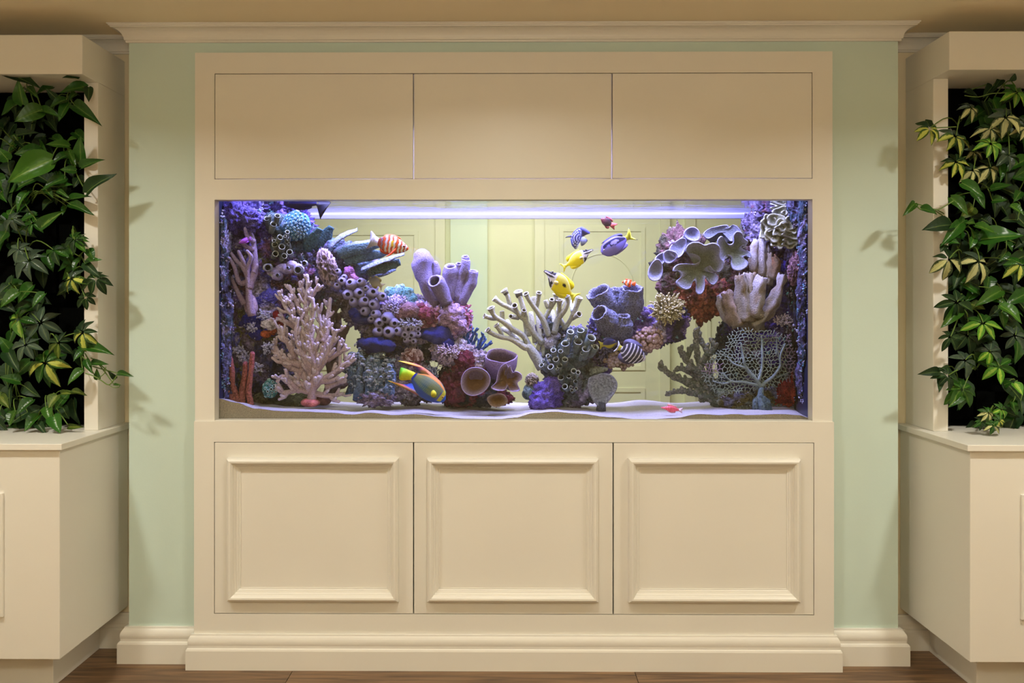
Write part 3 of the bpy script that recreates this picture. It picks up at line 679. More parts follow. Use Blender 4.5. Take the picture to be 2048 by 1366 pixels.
# ------------------------------------------------------------------ the reef
ROCK = vcmat('reef_rock_crust', .9, 1.0, 120, .009, var=(.35, 1.75), spec=.15)
CORAL = vcmat('coral_skin', .85, .8, 200, .004, var=(.72, 1.2), spec=.2)
ROUGH = vcmat('rough_coral_skin', .9, 1.0, 150, .008, var=(.5, 1.4), spec=.15)
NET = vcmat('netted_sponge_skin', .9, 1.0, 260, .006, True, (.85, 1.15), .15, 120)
NETF = vcmat('fine_honeycomb_skin', .9, 1.0, 260, .004, True, (.85, 1.15), .15, 150)
re_ = random.Random(5)
LAV, PUR, BLU, TEAL, OLV, MAR, PNK, DKB, GRY, ORG, RED = s(150, 140, 168), s(104, 84, 148), s(64, 70, 150), s(74, 128, 130), s(96, 96, 66), s(110, 44, 56), s(176, 130, 152), s(30, 36, 72), s(112, 112, 120), s(170, 92, 60), s(172, 58, 48)
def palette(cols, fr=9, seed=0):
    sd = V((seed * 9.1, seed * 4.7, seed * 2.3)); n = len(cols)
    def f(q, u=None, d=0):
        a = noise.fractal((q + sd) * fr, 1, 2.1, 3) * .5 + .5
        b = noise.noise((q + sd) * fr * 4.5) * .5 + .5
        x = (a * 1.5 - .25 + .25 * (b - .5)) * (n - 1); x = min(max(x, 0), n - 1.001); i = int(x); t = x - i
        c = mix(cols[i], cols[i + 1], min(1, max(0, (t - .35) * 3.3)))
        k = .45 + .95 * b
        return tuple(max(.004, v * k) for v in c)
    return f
def rock(name, label, blobs, cols, seed, sub=4, amp=.28, fr=22, cat='rock', mat=None, crust=0, ccols=(LAV, PUR, s(190, 186, 214), TEAL), group='reef rocks'):
    """blobs: px, py, radius x px, radius y px, depth Y, radius in depth (m)"""
    mb = MB(); pf = palette(cols, 10, seed)
    for i, (px, py, rx, ry, Y, ryd) in enumerate(blobs):
        m = M_(Y); mb.blob(W(px, py, Y), (rx * m, ryd, ry * m), max(sub, 5) if max(rx, ry) > 24 and sub > 3 else sub, amp, fr, pf, seed + i, None, .26, 85)
    for q in mb.v: q.x = min(max(q.x, TX0 + .002), TX1 - .002); q.y = min(max(q.y, .055), HB - .009)
    c0 = blobs[0]; base = W(c0[0], max(b[1] + b[3] for b in blobs), c0[4])
    t = thing(name, label, cat, base, group)
    mb.build('rock_body', mat or ROCK, t)
    if crust:
        cb = MB(); rn = random.Random(seed); nv = len(mb.v)
        for k in range(crust):
            q = mb.v[rn.randrange(nv)]
            if q.y > c0[4] + .03: continue
            c = mix(rn.choice(ccols), (1, 1, 1), rn.random() * .15); r = rn.uniform(.002, .005)
            for z in range(rn.randrange(3, 7)):
                o = V((rn.uniform(-1, 1), rn.uniform(-1, .2), rn.uniform(-1, 1))) * r * 2.0
                cb.blob(q + o, (r * rn.uniform(.5, 1),) * 3, 1, .5, 160, mix(c, DKB, rn.random() * .35), k)
        o = cb.build('encrusting_polyps', CORAL, t); o['kind'] = 'stuff'
    return t
# -- sand
sm = MB(); NXs, NYs = 150, 34; SY0, SY1 = .0505, HB - .005
front = [(437, 797), (470, 805), (510, 817), (560, 822), (600, 823), (660, 825), (705, 829), (740, 825), (790, 830), (830, 828), (880, 833), (930, 837), (1000, 838), (1030, 835), (1070, 826), (1110, 823), (1160, 827), (1220, 834), (1290, 839), (1350, 836), (1400, 828), (1440, 830), (1470, 828), (1500, 830), (1560, 828), (1600, 830), (1619, 836)]
backp = [(437, 802), (560, 800), (700, 806), (760, 803), (880, 800), (940, 797), (1060, 806), (1250, 806), (1320, 800), (1400, 806), (1500, 800), (1619, 796)]
def interp(L, x):
    for (a, b), (c, d) in zip(L, L[1:]):
        if x <= c: t = max(0, (x - a) / (c - a)); t = t * t * (3 - 2 * t); return b + (d - b) * t
    return L[-1][1]
for j in range(NYs + 1):
    for i in range(NXs + 1):
        px = 437 + (1619 - 437) * i / NXs; t = j / NYs; Y = SY0 + (SY1 - SY0) * t
        zf = W(px, interp(front, px), SY0).z; zb_ = W(px, interp(backp, px), SY1).z
        x = TX0 + .0005 + (TX1 - TX0 - .001) * i / NXs
        z = zf + (zb_ - zf) * t + .006 * noise.noise(V((x * 7, Y * 14, 3))) * sin(pi * t) + .0012 * noise.noise(V((x * 60, Y * 60, 1)))
        sm.v.append(V((x, Y, max(z, zb + .003)))); sm.c.append(s(176, 170, 164))
for j in range(NYs):
    for i in range(NXs):
        q = j * (NXs + 1) + i; sm.f.append((q, q + 1, q + NXs + 2, q + NXs + 1))
n0 = len(sm.v)
for i in range(NXs + 1): sm.v.append(V((sm.v[i].x, SY0, zb + .001))); sm.c.append(s(208, 199, 188))  # front face coloured lighter than the bed to make up for missing light
for i in range(NXs + 1): sm.v.append(sm.v[i] + V((0, 0, -.0005))); sm.c.append(s(208, 199, 188))
for i in range(NXs): sm.f.append((n0 + i, n0 + i + 1, n0 + NXs + 2 + i, n0 + NXs + 1 + i))
SAND = vcmat('white_sand', .95, 1.0, 420, .003, var=(.6, 1.2), spec=.1)
tag(sm.build('sand', SAND), 'white sand bed on the floor of the fish tank', 'sand', None, 'stuff')
# -- live rock
rock('reef_rock', 'purple crusted rock filling the upper left corner of the tank', [(480, 432, 48, 36, .20, .06), (545, 418, 66, 26, .28, .07), (470, 480, 38, 40, .20, .06), (560, 455, 60, 45, .26, .06)], [s(62, 50, 120), PUR, s(88, 80, 130), s(110, 100, 150), LAV], 1, 4, crust=140)
rock('reef_rock', 'dark mottled rock behind the staghorn coral on the left tank wall', [(500, 545, 66, 60, .27, .08), (560, 500, 55, 45, .26, .06), (470, 590, 40, 70, .24, .06), (600, 545, 50, 40, .28, .06), (540, 610, 52, 50, .27, .06)], [s(58, 54, 76), OLV, s(96, 80, 124), s(110, 70, 92), s(84, 82, 150), LAV, s(180, 170, 204)], 2, 4, crust=260)
rock('reef_rock', 'dark blue and violet rock with white polyps low on the left tank wall', [(495, 665, 66, 56, .26, .07), (470, 720, 40, 60, .24, .06), (540, 700, 50, 60, .28, .06), (560, 640, 45, 45, .30, .05), (520, 760, 66, 48, .28, .06)], [s(34, 36, 60), s(50, 54, 110), s(84, 78, 110), s(104, 92, 130), OLV, s(64, 66, 160), LAV], 3, 4, crust=320, ccols=(s(200, 200, 225), s(170, 166, 200), s(60, 66, 180), s(190, 190, 215)))
rock('reef_rock', 'upright blue grey rubble pressed to the glass at the far left end of the tank', [(446, 480, 14, 60, .10, .04), (444, 560, 12, 60, .10, .04), (450, 640, 16, 60, .11, .04), (446, 720, 13, 60, .11, .04), (452, 770, 18, 40, .14, .04), (450, 600, 14, 120, .18, .05)], [s(34, 36, 50), s(60, 60, 84), s(80, 80, 104), s(66, 80, 92), s(130, 124, 150)], 41, 4, .3, crust=320)
rock('reef_rock', 'upright violet rubble pressed to the glass at the far right end of the tank', [(1610, 440, 14, 60, .10, .04), (1612, 520, 12, 60, .10, .04), (1609, 600, 14, 60, .11, .04), (1612, 680, 13, 60, .11, .04), (1608, 750, 14, 50, .14, .04), (1607, 640, 16, 160, .19, .05), (1600, 425, 24, 30, .16, .05)], [s(28, 30, 42), s(50, 48, 68), s(74, 70, 92), s(54, 70, 84), s(120, 114, 140)], 42, 4, .3, crust=320, ccols=(LAV, s(176, 180, 205), s(90, 150, 170), PUR))
rock('reef_rock', 'flat olive rock lying on the sand behind the pink branching coral', [(565, 806, 58, 16, .26, .06), (530, 800, 36, 16, .25, .05), (610, 800, 35, 14, .30, .05)], [s(40, 46, 26), s(62, 66, 40), OLV], 4, 3, .18)
rock('reef_rock', 'rock knob carrying the grey-green plate corals at the top of the arch', [(610, 500, 40, 50, .27, .05), (665, 520, 50, 42, .27, .05), (710, 535, 45, 32, .28, .04), (640, 560, 45, 40, .28, .045)], [s(46, 46, 64), s(74, 70, 96), s(74, 92, 104), s(120, 110, 140)], 5, 4, crust=90)
rock('reef_rock', 'sloping dark rock arm of the left arch behind the purple barrel polyps', [(690, 580, 48, 36, .26, .05), (730, 620, 46, 40, .25, .05), (770, 655, 48, 42, .25, .05), (745, 690, 26, 20, .26, .04), (815, 655, 50, 40, .26, .05), (835, 620, 40, 30, .28, .05)], [s(44, 42, 60), s(84, 72, 76), s(96, 86, 92), s(100, 92, 130), LAV], 6, 4, crust=160)
rock('reef_rock', 'pink and lavender ledge rock under the tall tube sponge', [(860, 628, 50, 30, .25, .06), (905, 636, 38, 36, .24, .06), (800, 612, 36, 26, .25, .05), (840, 655, 46, 20, .24, .05), (925, 640, 20, 26, .26, .04)], [MAR, s(150, 90, 110), PNK, s(160, 140, 180), LAV, s(120, 130, 150)], 7, 4, crust=240, ccols=(s(200, 196, 224), LAV, s(150, 160, 190)))
rock('reef_rock', 'dark navy rock beneath the pink ledge', [(880, 678, 52, 28, .30, .05), (905, 700, 34, 30, .27, .05), (850, 690, 30, 30, .33, .05), (790, 690, 36, 24, .30, .04)], [s(20, 22, 44), DKB, s(50, 48, 56), s(72, 62, 66)], 8, 4)
rock('reef_rock', 'pale encrusted rock slope above the maroon sponge', [(925, 712, 40, 26, .24, .05), (890, 702, 28, 22, .22, .04), (950, 725, 30, 20, .24, .04), (925, 682, 22, 22, .26, .04)], [s(110, 96, 110), LAV, s(176, 160, 176), s(190, 188, 214)], 9, 4, .35, crust=240, ccols=(s(214, 206, 224), LAV, s(180, 150, 165)))
rock('reef_rock', 'dark foot rock under the maroon sponge and purple cups', [(900, 770, 26, 40, .28, .05), (935, 790, 46, 24, .26, .05), (985, 795, 40, 18, .24, .05), (965, 760, 44, 40, .26, .05)], [s(30, 34, 38), s(48, 50, 56), MAR, s(70, 58, 84)], 10, 4)
rock('reef_rock', 'grey lavender rubble behind the angelfish', [(815, 780, 40, 30, .30, .05), (830, 740, 30, 30, .31, .04), (800, 740, 30, 40, .32, .04), (850, 770, 26, 30, .32, .04)], [s(56, 50, 64), s(100, 92, 106), LAV, s(150, 140, 160)], 11, 4, .34, crust=160)
rock('reef_rock', 'central pillar rock carrying the ringed tube cluster', [(1115, 700, 40, 40, .27, .05), (1140, 740, 52, 44, .27, .05), (1130, 790, 50, 28, .25, .06), (1100, 665, 30, 30, .27, .04), (1150, 690, 45, 34, .28, .05), (1170, 780, 30, 26, .26, .05)], [s(30, 34, 36), s(70, 78, 80), s(110, 104, 130), LAV], 12, 4, crust=140)
rock('reef_rock', 'purple and teal rock arm under the netted vase sponges', [(1215, 665, 36, 40, .28, .05), (1260, 668, 46, 42, .28, .05), (1305, 650, 42, 38, .26, .05), (1330, 665, 40, 24, .26, .05), (1350, 640, 30, 30, .28, .05), (1205, 720, 26, 30, .30, .04)], [s(40, 40, 54), s(72, 58, 110), PUR, LAV, TEAL, s(160, 156, 190)], 13, 4, crust=200)
rock('reef_rock', 'rust red rock hanging under the big leather coral, jagged below', [(1400, 596, 44, 40, .30, .05), (1375, 580, 28, 40, .30, .04), (1430, 585, 34, 36, .30, .05), (1400, 640, 8, 16, .30, .01), (1412, 622, 14, 14, .30, .02), (1430, 612, 12, 18, .30, .02)], [s(60, 26, 24), s(110, 52, 40), s(140, 76, 54), s(90, 44, 44), s(120, 100, 80)], 14, 4, .3, crust=24, ccols=(s(190, 160, 120), ORG))
rock('reef_rock', 'dark brown rock behind the leather corals at the right end of the arch', [(1360, 520, 50, 60, .33, .05), (1450, 560, 50, 44, .33, .05), (1480, 520, 40, 60, .33, .05), (1345, 570, 30, 26, .32, .04)], [s(38, 34, 34), s(70, 66, 50), s(86, 60, 60), s(96, 92, 70)], 15, 4, crust=20)
rock('reef_rock', 'maroon and violet rock in the upper right corner of the tank', [(1570, 425, 50, 30, .26, .05), (1530, 470, 40, 40, .31, .05), (1598, 480, 26, 70, .24, .05), (1560, 500, 50, 50, .32, .05), (1510, 455, 24, 30, .34, .04)], [s(34, 30, 44), s(84, 50, 56), s(74, 64, 90), s(98, 88, 112), s(130, 120, 144)], 16, 4, crust=160, ccols=(LAV, s(180, 170, 200), PUR))
rock('reef_rock', 'dark violet rock on the right tank wall beside the pillar corals', [(1575, 580, 50, 60, .30, .05), (1540, 640, 50, 46, .32, .05), (1600, 640, 22, 80, .24, .04), (1560, 690, 55, 40, .31, .05), (1480, 650, 36, 60, .34, .05)], [s(22, 30, 40), s(40, 54, 58), s(60, 50, 100), s(56, 40, 120), s(88, 80, 110), LAV], 17, 4, crust=200, ccols=(LAV, s(176, 180, 205), s(110, 190, 200)))
rock('reef_rock', 'dark rock behind the sea fan', [(1460, 700, 30, 60, .37, .04), (1520, 720, 66, 60, .37, .04), (1580, 730, 34, 50, .36, .04), (1470, 780, 46, 34, .36, .05), (1595, 700, 20, 60, .24, .035)], [s(16, 20, 26), s(34, 40, 40), s(50, 54, 70), s(84, 74, 96)], 18, 4, crust=90)
rock('reef_rock', 'greenish rubble rock at the foot of the sea fan', [(1475, 802, 44, 20, .25, .05), (1445, 795, 20, 16, .26, .04), (1570, 805, 40, 16, .26, .05), (1600, 790, 18, 26, .22, .04), (1540, 790, 30, 20, .27, .05)], [s(40, 50, 44), s(74, 92, 84), s(120, 130, 120), s(90, 84, 50), s(90, 90, 110)], 19, 4, crust=140, ccols=(LAV, s(150, 170, 170)))
rock('red_sponge', 'orange red holed sponge on the right tank wall beside the sea fan', [(1585, 785, 30, 26, .22, .035), (1600, 755, 18, 24, .22, .03), (1575, 800, 24, 14, .22, .03)], [s(130, 34, 26), s(180, 62, 44), s(196, 84, 54)], 20, 4, .2, 24, 'sponge', NETF, group=None)
rock('maroon_sponge', 'crimson maroon pitted sponge left of the purple cup corals', [(930, 722, 20, 22, .20, .03), (925, 750, 26, 26, .20, .035), (912, 780, 22, 26, .20, .035), (900, 765, 14, 16, .20, .03)], [s(70, 22, 36), s(96, 32, 46), s(110, 44, 58)], 21, 4, .22, 26, 'sponge', ROUGH, group=None)
rock('violet_nub_coral', 'bright violet nubby dome coral on the sand at the centre', [(1092, 795, 30, 32, .19, .045), (1082, 805, 24, 22, .18, .04), (1105, 770, 18, 18, .20, .03)], [s(96, 74, 170), s(134, 110, 210), s(150, 126, 216)], 22, 4, .14, 40, 'coral', NETF, group=None)
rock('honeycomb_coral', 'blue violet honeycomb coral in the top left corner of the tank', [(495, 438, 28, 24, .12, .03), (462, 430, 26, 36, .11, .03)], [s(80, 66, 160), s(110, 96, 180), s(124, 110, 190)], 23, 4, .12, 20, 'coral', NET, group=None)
rock('dark_sponge', 'navy pillow sponge under the row of barrel polyps', [(748, 690, 30, 16, .165, .03), (775, 692, 16, 13, .16, .03), (728, 688, 14, 12, .165, .02)], [s(18, 22, 66), s(30, 36, 96)], 24, 3, .1, 20, 'sponge', CORAL, group=None)
rock('dark_sponge', 'navy lobed sponge at the inner edge of the left arch', [(706, 626, 10, 10, .19, .02), (728, 640, 24, 10, .19, .02), (718, 634, 14, 9, .19, .02)], [s(20, 26, 84), s(34, 38, 110)], 25, 3, .1, 20, 'sponge', CORAL, group=None)
rock('dark_sponge', 'deep blue sponge mass under the pink ledge', [(880, 672, 26, 20, .19, .03), (862, 668, 24, 12, .19, .03), (895, 690, 14, 16, .19, .03)], [s(18, 22, 80), s(30, 36, 116)], 26, 3, .12, 24, 'sponge', CORAL, group=None)
rock('blue_polyp_rock', 'bright blue mat of polyps on the left rock beside the branching coral', [(540, 592, 18, 12, .18, .015), (520, 600, 10, 8, .18, .015)], [s(44, 50, 170), s(86, 84, 210)], 27, 3, .3, 40, 'coral', ROUGH, 26, (s(90, 90, 220), s(130, 124, 220)), None)
rock('blue_polyp_rock', 'deep blue mat of polyps lower on the left rock, above the red fingers', [(505, 645, 24, 16, .18, .015), (512, 668, 14, 12, .18, .015)], [s(34, 40, 140), s(60, 60, 180)], 28, 3, .3, 40, 'coral', ROUGH, 22, (s(200, 200, 230), s(90, 90, 210)), None)
rock('orange_sponge', 'small orange sponge patch left of the branching coral', [(532, 668, 10, 8, .17, .012), (545, 664, 8, 7, .17, .012)], [s(150, 70, 46), s(190, 96, 60)], 29, 3, .3, 40, 'sponge', ROUGH, group=None)
rock('red_sponge', 'little dark red sponge wedge left of the branching coral', [(553, 635, 9, 14, .18, .012), (562, 645, 9, 9, .18, .012)], [s(110, 24, 34), s(140, 36, 44)], 30, 3, .25, 40, 'sponge', ROUGH, group=None)
rock('pink_floret_coral', 'round whitish floret coral left of the branching coral', [(538, 648, 14, 12, .16, .02)], [s(170, 156, 176), s(206, 196, 210)], 31, 4, .3, 50, 'coral', ROUGH, group=None)
rock('pink_tuft_coral', 'pink tuft coral between plate corals and barrel polyps', [(698, 542, 10, 11, .18, .015), (706, 555, 11, 10, .18, .015)], [s(150, 96, 150), s(186, 126, 176)], 32, 3, .35, 50, 'coral', ROUGH, group=None)
rock('rose_mound_coral', 'dull rose mound coral on the ledge left of the tube sponge', [(822, 622, 26, 16, .19, .03), (800, 628, 12, 12, .19, .02)], [s(108, 84, 98), s(136, 102, 114)], 33, 3, .2, 40, 'coral', ROUGH, group=None)
rock('crimson_mound_coral', 'crimson mound coral on the ledge beside the foot of the tube sponge', [(848, 626, 13, 14, .18, .02), (858, 634, 10, 14, .18, .02), (842, 614, 9, 8, .19, .02)], [s(104, 44, 64), s(134, 64, 84)], 34, 3, .25, 40, 'coral', ROUGH, group=None)
rock('pink_base_sponge', 'smooth pink mound at the base of the tall tube sponge', [(905, 630, 24, 22, .19, .03), (915, 648, 18, 16, .19, .025), (890, 640, 14, 14, .19, .02)], [s(130, 104, 130), s(160, 130, 160), s(180, 156, 184)], 35, 4, .16, 34, 'sponge', ROUGH, group=None)
# bubble coral lumps
def bubbles(label, px, py, rx, ry, Y, n, r, cols, seed):
    t = thing('bubble_coral', label, 'coral', W(px, py + ry, Y), 'bubble corals under the right arch'); rn = random.Random(seed); core = MB()
    core.blob(W(px, py, Y), (rx * M_(Y) * .8, .03, ry * M_(Y) * .8), 3, .15, 20, mix(cols[0], (0, 0, 0), .5), seed); core.build('coral_body', ROUGH, t)
    mb = MB()
    for i in range(n):
        a = rn.random() * 6.28; q = sqrt(rn.random()); h_ = sqrt(max(0, 1 - q * q))
        p = W(px + rx * q * cos(a), py + ry * q * sin(a), Y - .03 * h_)
        k = r * rn.uniform(.7, 1.2) * M_(Y); c = mix(cols[0], cols[1], rn.random())
        mb.blob(p, (k, k, k), 2, .06, 60, lambda v, u, d, c=c: mix(c, cols[2], max(0, -u.y) ** 3), i)
    o = mb.build('bubble', CORAL, t); o['kind'] = 'stuff'; return t
bubbles('pinkish brown bubble coral right of the vase sponges, above the striped tang', 1296, 678, 30, 24, .22, 90, 4.6, (s(120, 88, 72), s(150, 112, 94), s(180, 158, 160)), 1)
bubbles('tan brown bubble coral hanging below the striped tang', 1240, 722, 30, 17, .24, 80, 4.4, (s(112, 90, 64), s(140, 112, 84), s(164, 148, 140)), 2)
# small nub coral
def nubs(name, label, px, py, rx, ry, Y, n, r, ln, col, tipc, seed, mat=CORAL, spread=1.0, core=True, up=.3, cat='coral', group=None):
    t = thing(name, label, cat, W(px, py + ry, Y), group); rn = random.Random(seed); mb = MB()
    if core:
        cb = MB().blob(W(px, py, Y + .01), (rx * M_(Y) * .85, .03, ry * M_(Y) * .85), 3, .15, 20, mix(col, (0, 0, 0), .45), seed); cb.build('coral_body', ROUGH, t)
    for i in range(n):
        a = rn.random() * 6.28; q = sqrt(rn.random()); h_ = sqrt(max(0, 1 - q * q))
        d = V((q * cos(a), -h_ - .15, -q * sin(a) + up)).normalized()
        p = W(px + rx * .8 * q * cos(a), py + ry * .8 * q * sin(a), Y - .022 * h_)
        L_ = ln * rn.uniform(.6, 1.2) * M_(Y); e = p + d * L_ + V((rn.uniform(-1, 1), 0, rn.uniform(-1, 1))) * L_ * .25 * spread
        md = p.lerp(e, .5) + V((rn.uniform(-1, 1), 0, rn.uniform(-1, 1))) * L_ * .12 * spread
        k = r * M_(Y) * rn.uniform(.8, 1.15)
        mb.tube([p, md, e], [k * 1.1, k, k * .8], 6, lambda t_: mix(col, tipc, t_ ** 1.3))
    o = mb.build('tentacle' if name == 'anemone' else 'nub', mat, t); o['kind'] = 'stuff'; return t
nubs('violet_finger_coral', 'violet nubby finger coral tucked left of the vase sponges', 1192, 660, 18, 20, .24, 90, 2.2, 10, s(84, 80, 140), s(140, 134, 196), 3)
nubs('violet_finger_coral', 'dusky nubby coral below the vase sponges, behind the yellow and blue fish', 1208, 700, 20, 24, .26, 90, 2.2, 9, s(70, 66, 96), s(120, 112, 140), 4)
nubs('anemone', 'cream spiky anemone right of the netted vase sponges', 1336, 618, 30, 26, .20, 260, 2.0, 13, s(150, 140, 104), s(226, 216, 170), 5, spread=1.6)
nubs('floret_coral', 'pale floret coral on the slope right of the navy sponge', 897, 705, 22, 16, .17, 130, 1.7, 6, s(130, 112, 130), s(214, 196, 214), 6, spread=1.5)
nubs('floret_coral', 'whitish floret patch under the pink ledge', 820, 648, 30, 9, .18, 110, 1.6, 5, s(140, 140, 166), s(210, 208, 230), 7, spread=1.5)
nubs('floret_coral', 'lavender floret coral between barrel polyps and rose mound', 785, 618, 22, 20, .20, 130, 1.7, 6, s(130, 120, 160), s(200, 190, 226), 8, spread=1.5)
nubs('floret_coral', 'pale blue floret coral behind the angelfish tail', 862, 748, 14, 18, .26, 70, 2, 8, s(110, 120, 150), s(180, 190, 216), 9, spread=1.5)
nubs('floret_coral', 'white floret patch on the right wall above the sea fan', 1568, 642, 22, 10, .22, 90, 1.6, 5, s(150, 140, 156), s(220, 206, 214), 10, spread=1.5)
for k, (px, py, rx, ry) in enumerate(((528, 630, 14, 10), (505, 655, 9, 8), (535, 695, 13, 11), (490, 715, 12, 8), (515, 735, 11, 9), (478, 700, 12, 8))):
    nubs('white_polyp_cluster', ['white polyp cluster high on the dark left rock', 'white polyps in the deep blue mat', 'white polyp cluster right of the blue mat, beside the branching coral', 'white polyps between the red finger sponges', 'white polyp cluster right of the tallest red finger', 'white polyp tuft above the leftmost red fingers'][k],
         px, py, rx, ry, .165, 34, 1.9, 5, s(150, 150, 190), s(214, 214, 240), 20 + k, spread=2.2, core=False, group='white polyp clusters on the left rock')

# -- hollow tube clusters
def axis_tube(mb, px, py, r, Y, ax, ln, col, rim, ins, n=14, taper=.75, bulge=1.0, wall=.2, nz=.06):
    m = M_(Y); R = r * m; t = W(px, py, Y); a = V(ax).normalized(); b = t - a * ln
    pts = [b.lerp(t, q) for q in (0, .3, .6, .85, 1)]
    rr = [R * taper, R * (taper + .1) * bulge, R * .97 * bulge, R * 1.0 * bulge, R]
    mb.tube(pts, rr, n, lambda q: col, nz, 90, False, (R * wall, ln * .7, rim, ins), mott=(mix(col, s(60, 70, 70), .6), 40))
def tube_cluster(name, label, tubes, Y, ln, axf, col, rim, ins, cat='sponge', seed=0, wall=.2):
    cx = sum(q[0] for q in tubes) / len(tubes); cyy = max(q[1] for q in tubes)
    t = thing(name, label, cat, W(cx, cyy, Y + .03)); rn = random.Random(seed)
    for (px, py, r) in tubes:
        mb = MB(); ax = axf(px, py, r, rn); c = mix(col, (0, 0, 0), rn.random() * .2)
        axis_tube(mb, px, py, r, Y + rn.uniform(-.012, .012), ax, ln * (.4 + .6 * min(1, r / 6)), c, rim, ins, 14, .8, 1.0, wall)
        mb.build('tube', CORAL, t)
    return t
A = [(530, 240, 32), (562, 212, 15), (640, 212, 30), (627, 240, 16), (600, 297, 34), (570, 330, 14), (668, 432, 31), (742, 378, 24), (718, 420, 17), (613, 507, 32), (603, 468, 20), (685, 528, 34), (735, 478, 22), (763, 583, 32), (755, 500, 16), (620, 600, 32), (710, 624, 30), (685, 656, 18), (765, 440, 14)]
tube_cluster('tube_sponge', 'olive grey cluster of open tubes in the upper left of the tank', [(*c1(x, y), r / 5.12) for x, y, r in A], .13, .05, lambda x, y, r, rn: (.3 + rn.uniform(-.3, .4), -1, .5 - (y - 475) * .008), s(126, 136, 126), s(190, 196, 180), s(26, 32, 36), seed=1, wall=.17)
B_ = [(927, 530, 38), (1030, 515, 40), (1085, 512, 20), (1140, 590, 52), (1005, 630, 48), (985, 582, 18), (875, 650, 44), (1085, 705, 42), (1182, 685, 38), (1135, 672, 18), (1045, 748, 22), (752, 718, 30), (825, 727, 27), (862, 730, 14), (695, 775, 24), (705, 822, 15), (777, 810, 34), (870, 810, 32), (645, 822, 16), (628, 870, 27), (665, 860, 15), (722, 887, 34), (815, 878, 30), (790, 910, 15), (960, 930, 30), (1005, 945, 24), (828, 995, 34), (910, 985, 24), (945, 1005, 13), (978, 1040, 22), (868, 1090, 30), (930, 1095, 15), (940, 1130, 17), (985, 1110, 17), (905, 605, 16), (755, 680, 15)]
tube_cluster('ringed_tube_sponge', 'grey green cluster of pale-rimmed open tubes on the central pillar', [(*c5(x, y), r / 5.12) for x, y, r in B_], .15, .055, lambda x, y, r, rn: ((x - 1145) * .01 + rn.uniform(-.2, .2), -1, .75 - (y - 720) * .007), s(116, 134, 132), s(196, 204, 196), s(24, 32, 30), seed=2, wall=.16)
# dark body under cluster B
mb = MB(); pf = palette([s(40, 50, 52), s(70, 84, 86), s(96, 100, 110)], 12, 4)
for px, py, rx, ry in ((1150, 700, 40, 34), (1115, 735, 36, 28), (1135, 770, 30, 28)): mb.blob(W(px, py, .225), (rx * M_(.2), .035, ry * M_(.2)), 4, .2, 24, pf, 3)
mb.build('cluster_base', ROUGH, bpy.data.objects['ringed_tube_sponge'])
mb = MB()
for px, py, rx, ry in ((560, 452, 28, 26), (566, 490, 24, 26), (545, 440, 20, 16)): mb.blob(W(px, py, .20), (rx * M_(.18), .03, ry * M_(.18)), 4, .2, 24, pf, 5)
mb.build('cluster_base', ROUGH, bpy.data.objects['tube_sponge'])
# barrel polyps
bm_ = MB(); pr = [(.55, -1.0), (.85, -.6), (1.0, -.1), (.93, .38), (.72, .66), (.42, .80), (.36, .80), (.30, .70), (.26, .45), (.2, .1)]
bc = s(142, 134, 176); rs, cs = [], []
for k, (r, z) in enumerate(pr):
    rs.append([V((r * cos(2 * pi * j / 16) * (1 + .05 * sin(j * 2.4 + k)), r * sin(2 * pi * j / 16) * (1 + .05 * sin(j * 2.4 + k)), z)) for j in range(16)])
    cs.append(mix(bc, (0, 0, 0), .35) if k == 0 else (s(176, 168, 204) if k in (4, 5) else (bc if k < 6 else (s(84, 76, 110) if k == 6 else s(30, 24, 44)))))  # dark inner rings paint the shade inside each opening
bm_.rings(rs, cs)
bo = bm_.build('tmp', CORAL); bme = bo.data; bpy.data.objects.remove(bo); bme.name = 'barrel_polyp'
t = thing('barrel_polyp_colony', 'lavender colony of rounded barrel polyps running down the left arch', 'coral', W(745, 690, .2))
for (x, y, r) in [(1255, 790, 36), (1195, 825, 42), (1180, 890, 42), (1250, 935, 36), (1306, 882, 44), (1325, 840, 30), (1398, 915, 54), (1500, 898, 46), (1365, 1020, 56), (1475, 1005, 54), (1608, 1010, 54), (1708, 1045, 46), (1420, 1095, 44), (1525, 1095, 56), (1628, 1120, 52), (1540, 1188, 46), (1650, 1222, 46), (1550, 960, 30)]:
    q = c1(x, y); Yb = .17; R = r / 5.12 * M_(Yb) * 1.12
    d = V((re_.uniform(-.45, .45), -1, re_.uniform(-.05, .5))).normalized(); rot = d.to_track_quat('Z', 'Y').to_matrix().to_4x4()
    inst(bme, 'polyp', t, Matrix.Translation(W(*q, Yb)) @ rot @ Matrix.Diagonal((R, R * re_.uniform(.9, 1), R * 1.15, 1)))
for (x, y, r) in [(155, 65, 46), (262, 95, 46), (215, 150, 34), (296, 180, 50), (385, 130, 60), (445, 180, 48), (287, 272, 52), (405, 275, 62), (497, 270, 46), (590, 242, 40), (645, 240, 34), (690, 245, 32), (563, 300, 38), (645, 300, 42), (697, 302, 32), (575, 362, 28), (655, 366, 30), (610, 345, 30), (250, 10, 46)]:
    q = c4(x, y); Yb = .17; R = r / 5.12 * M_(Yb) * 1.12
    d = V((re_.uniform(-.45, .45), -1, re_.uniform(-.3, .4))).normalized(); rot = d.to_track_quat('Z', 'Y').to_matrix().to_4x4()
    inst(bme, 'polyp', t, Matrix.Translation(W(*q, Yb)) @ rot @ Matrix.Diagonal((R, R * re_.uniform(.9, 1), R * 1.15, 1)))
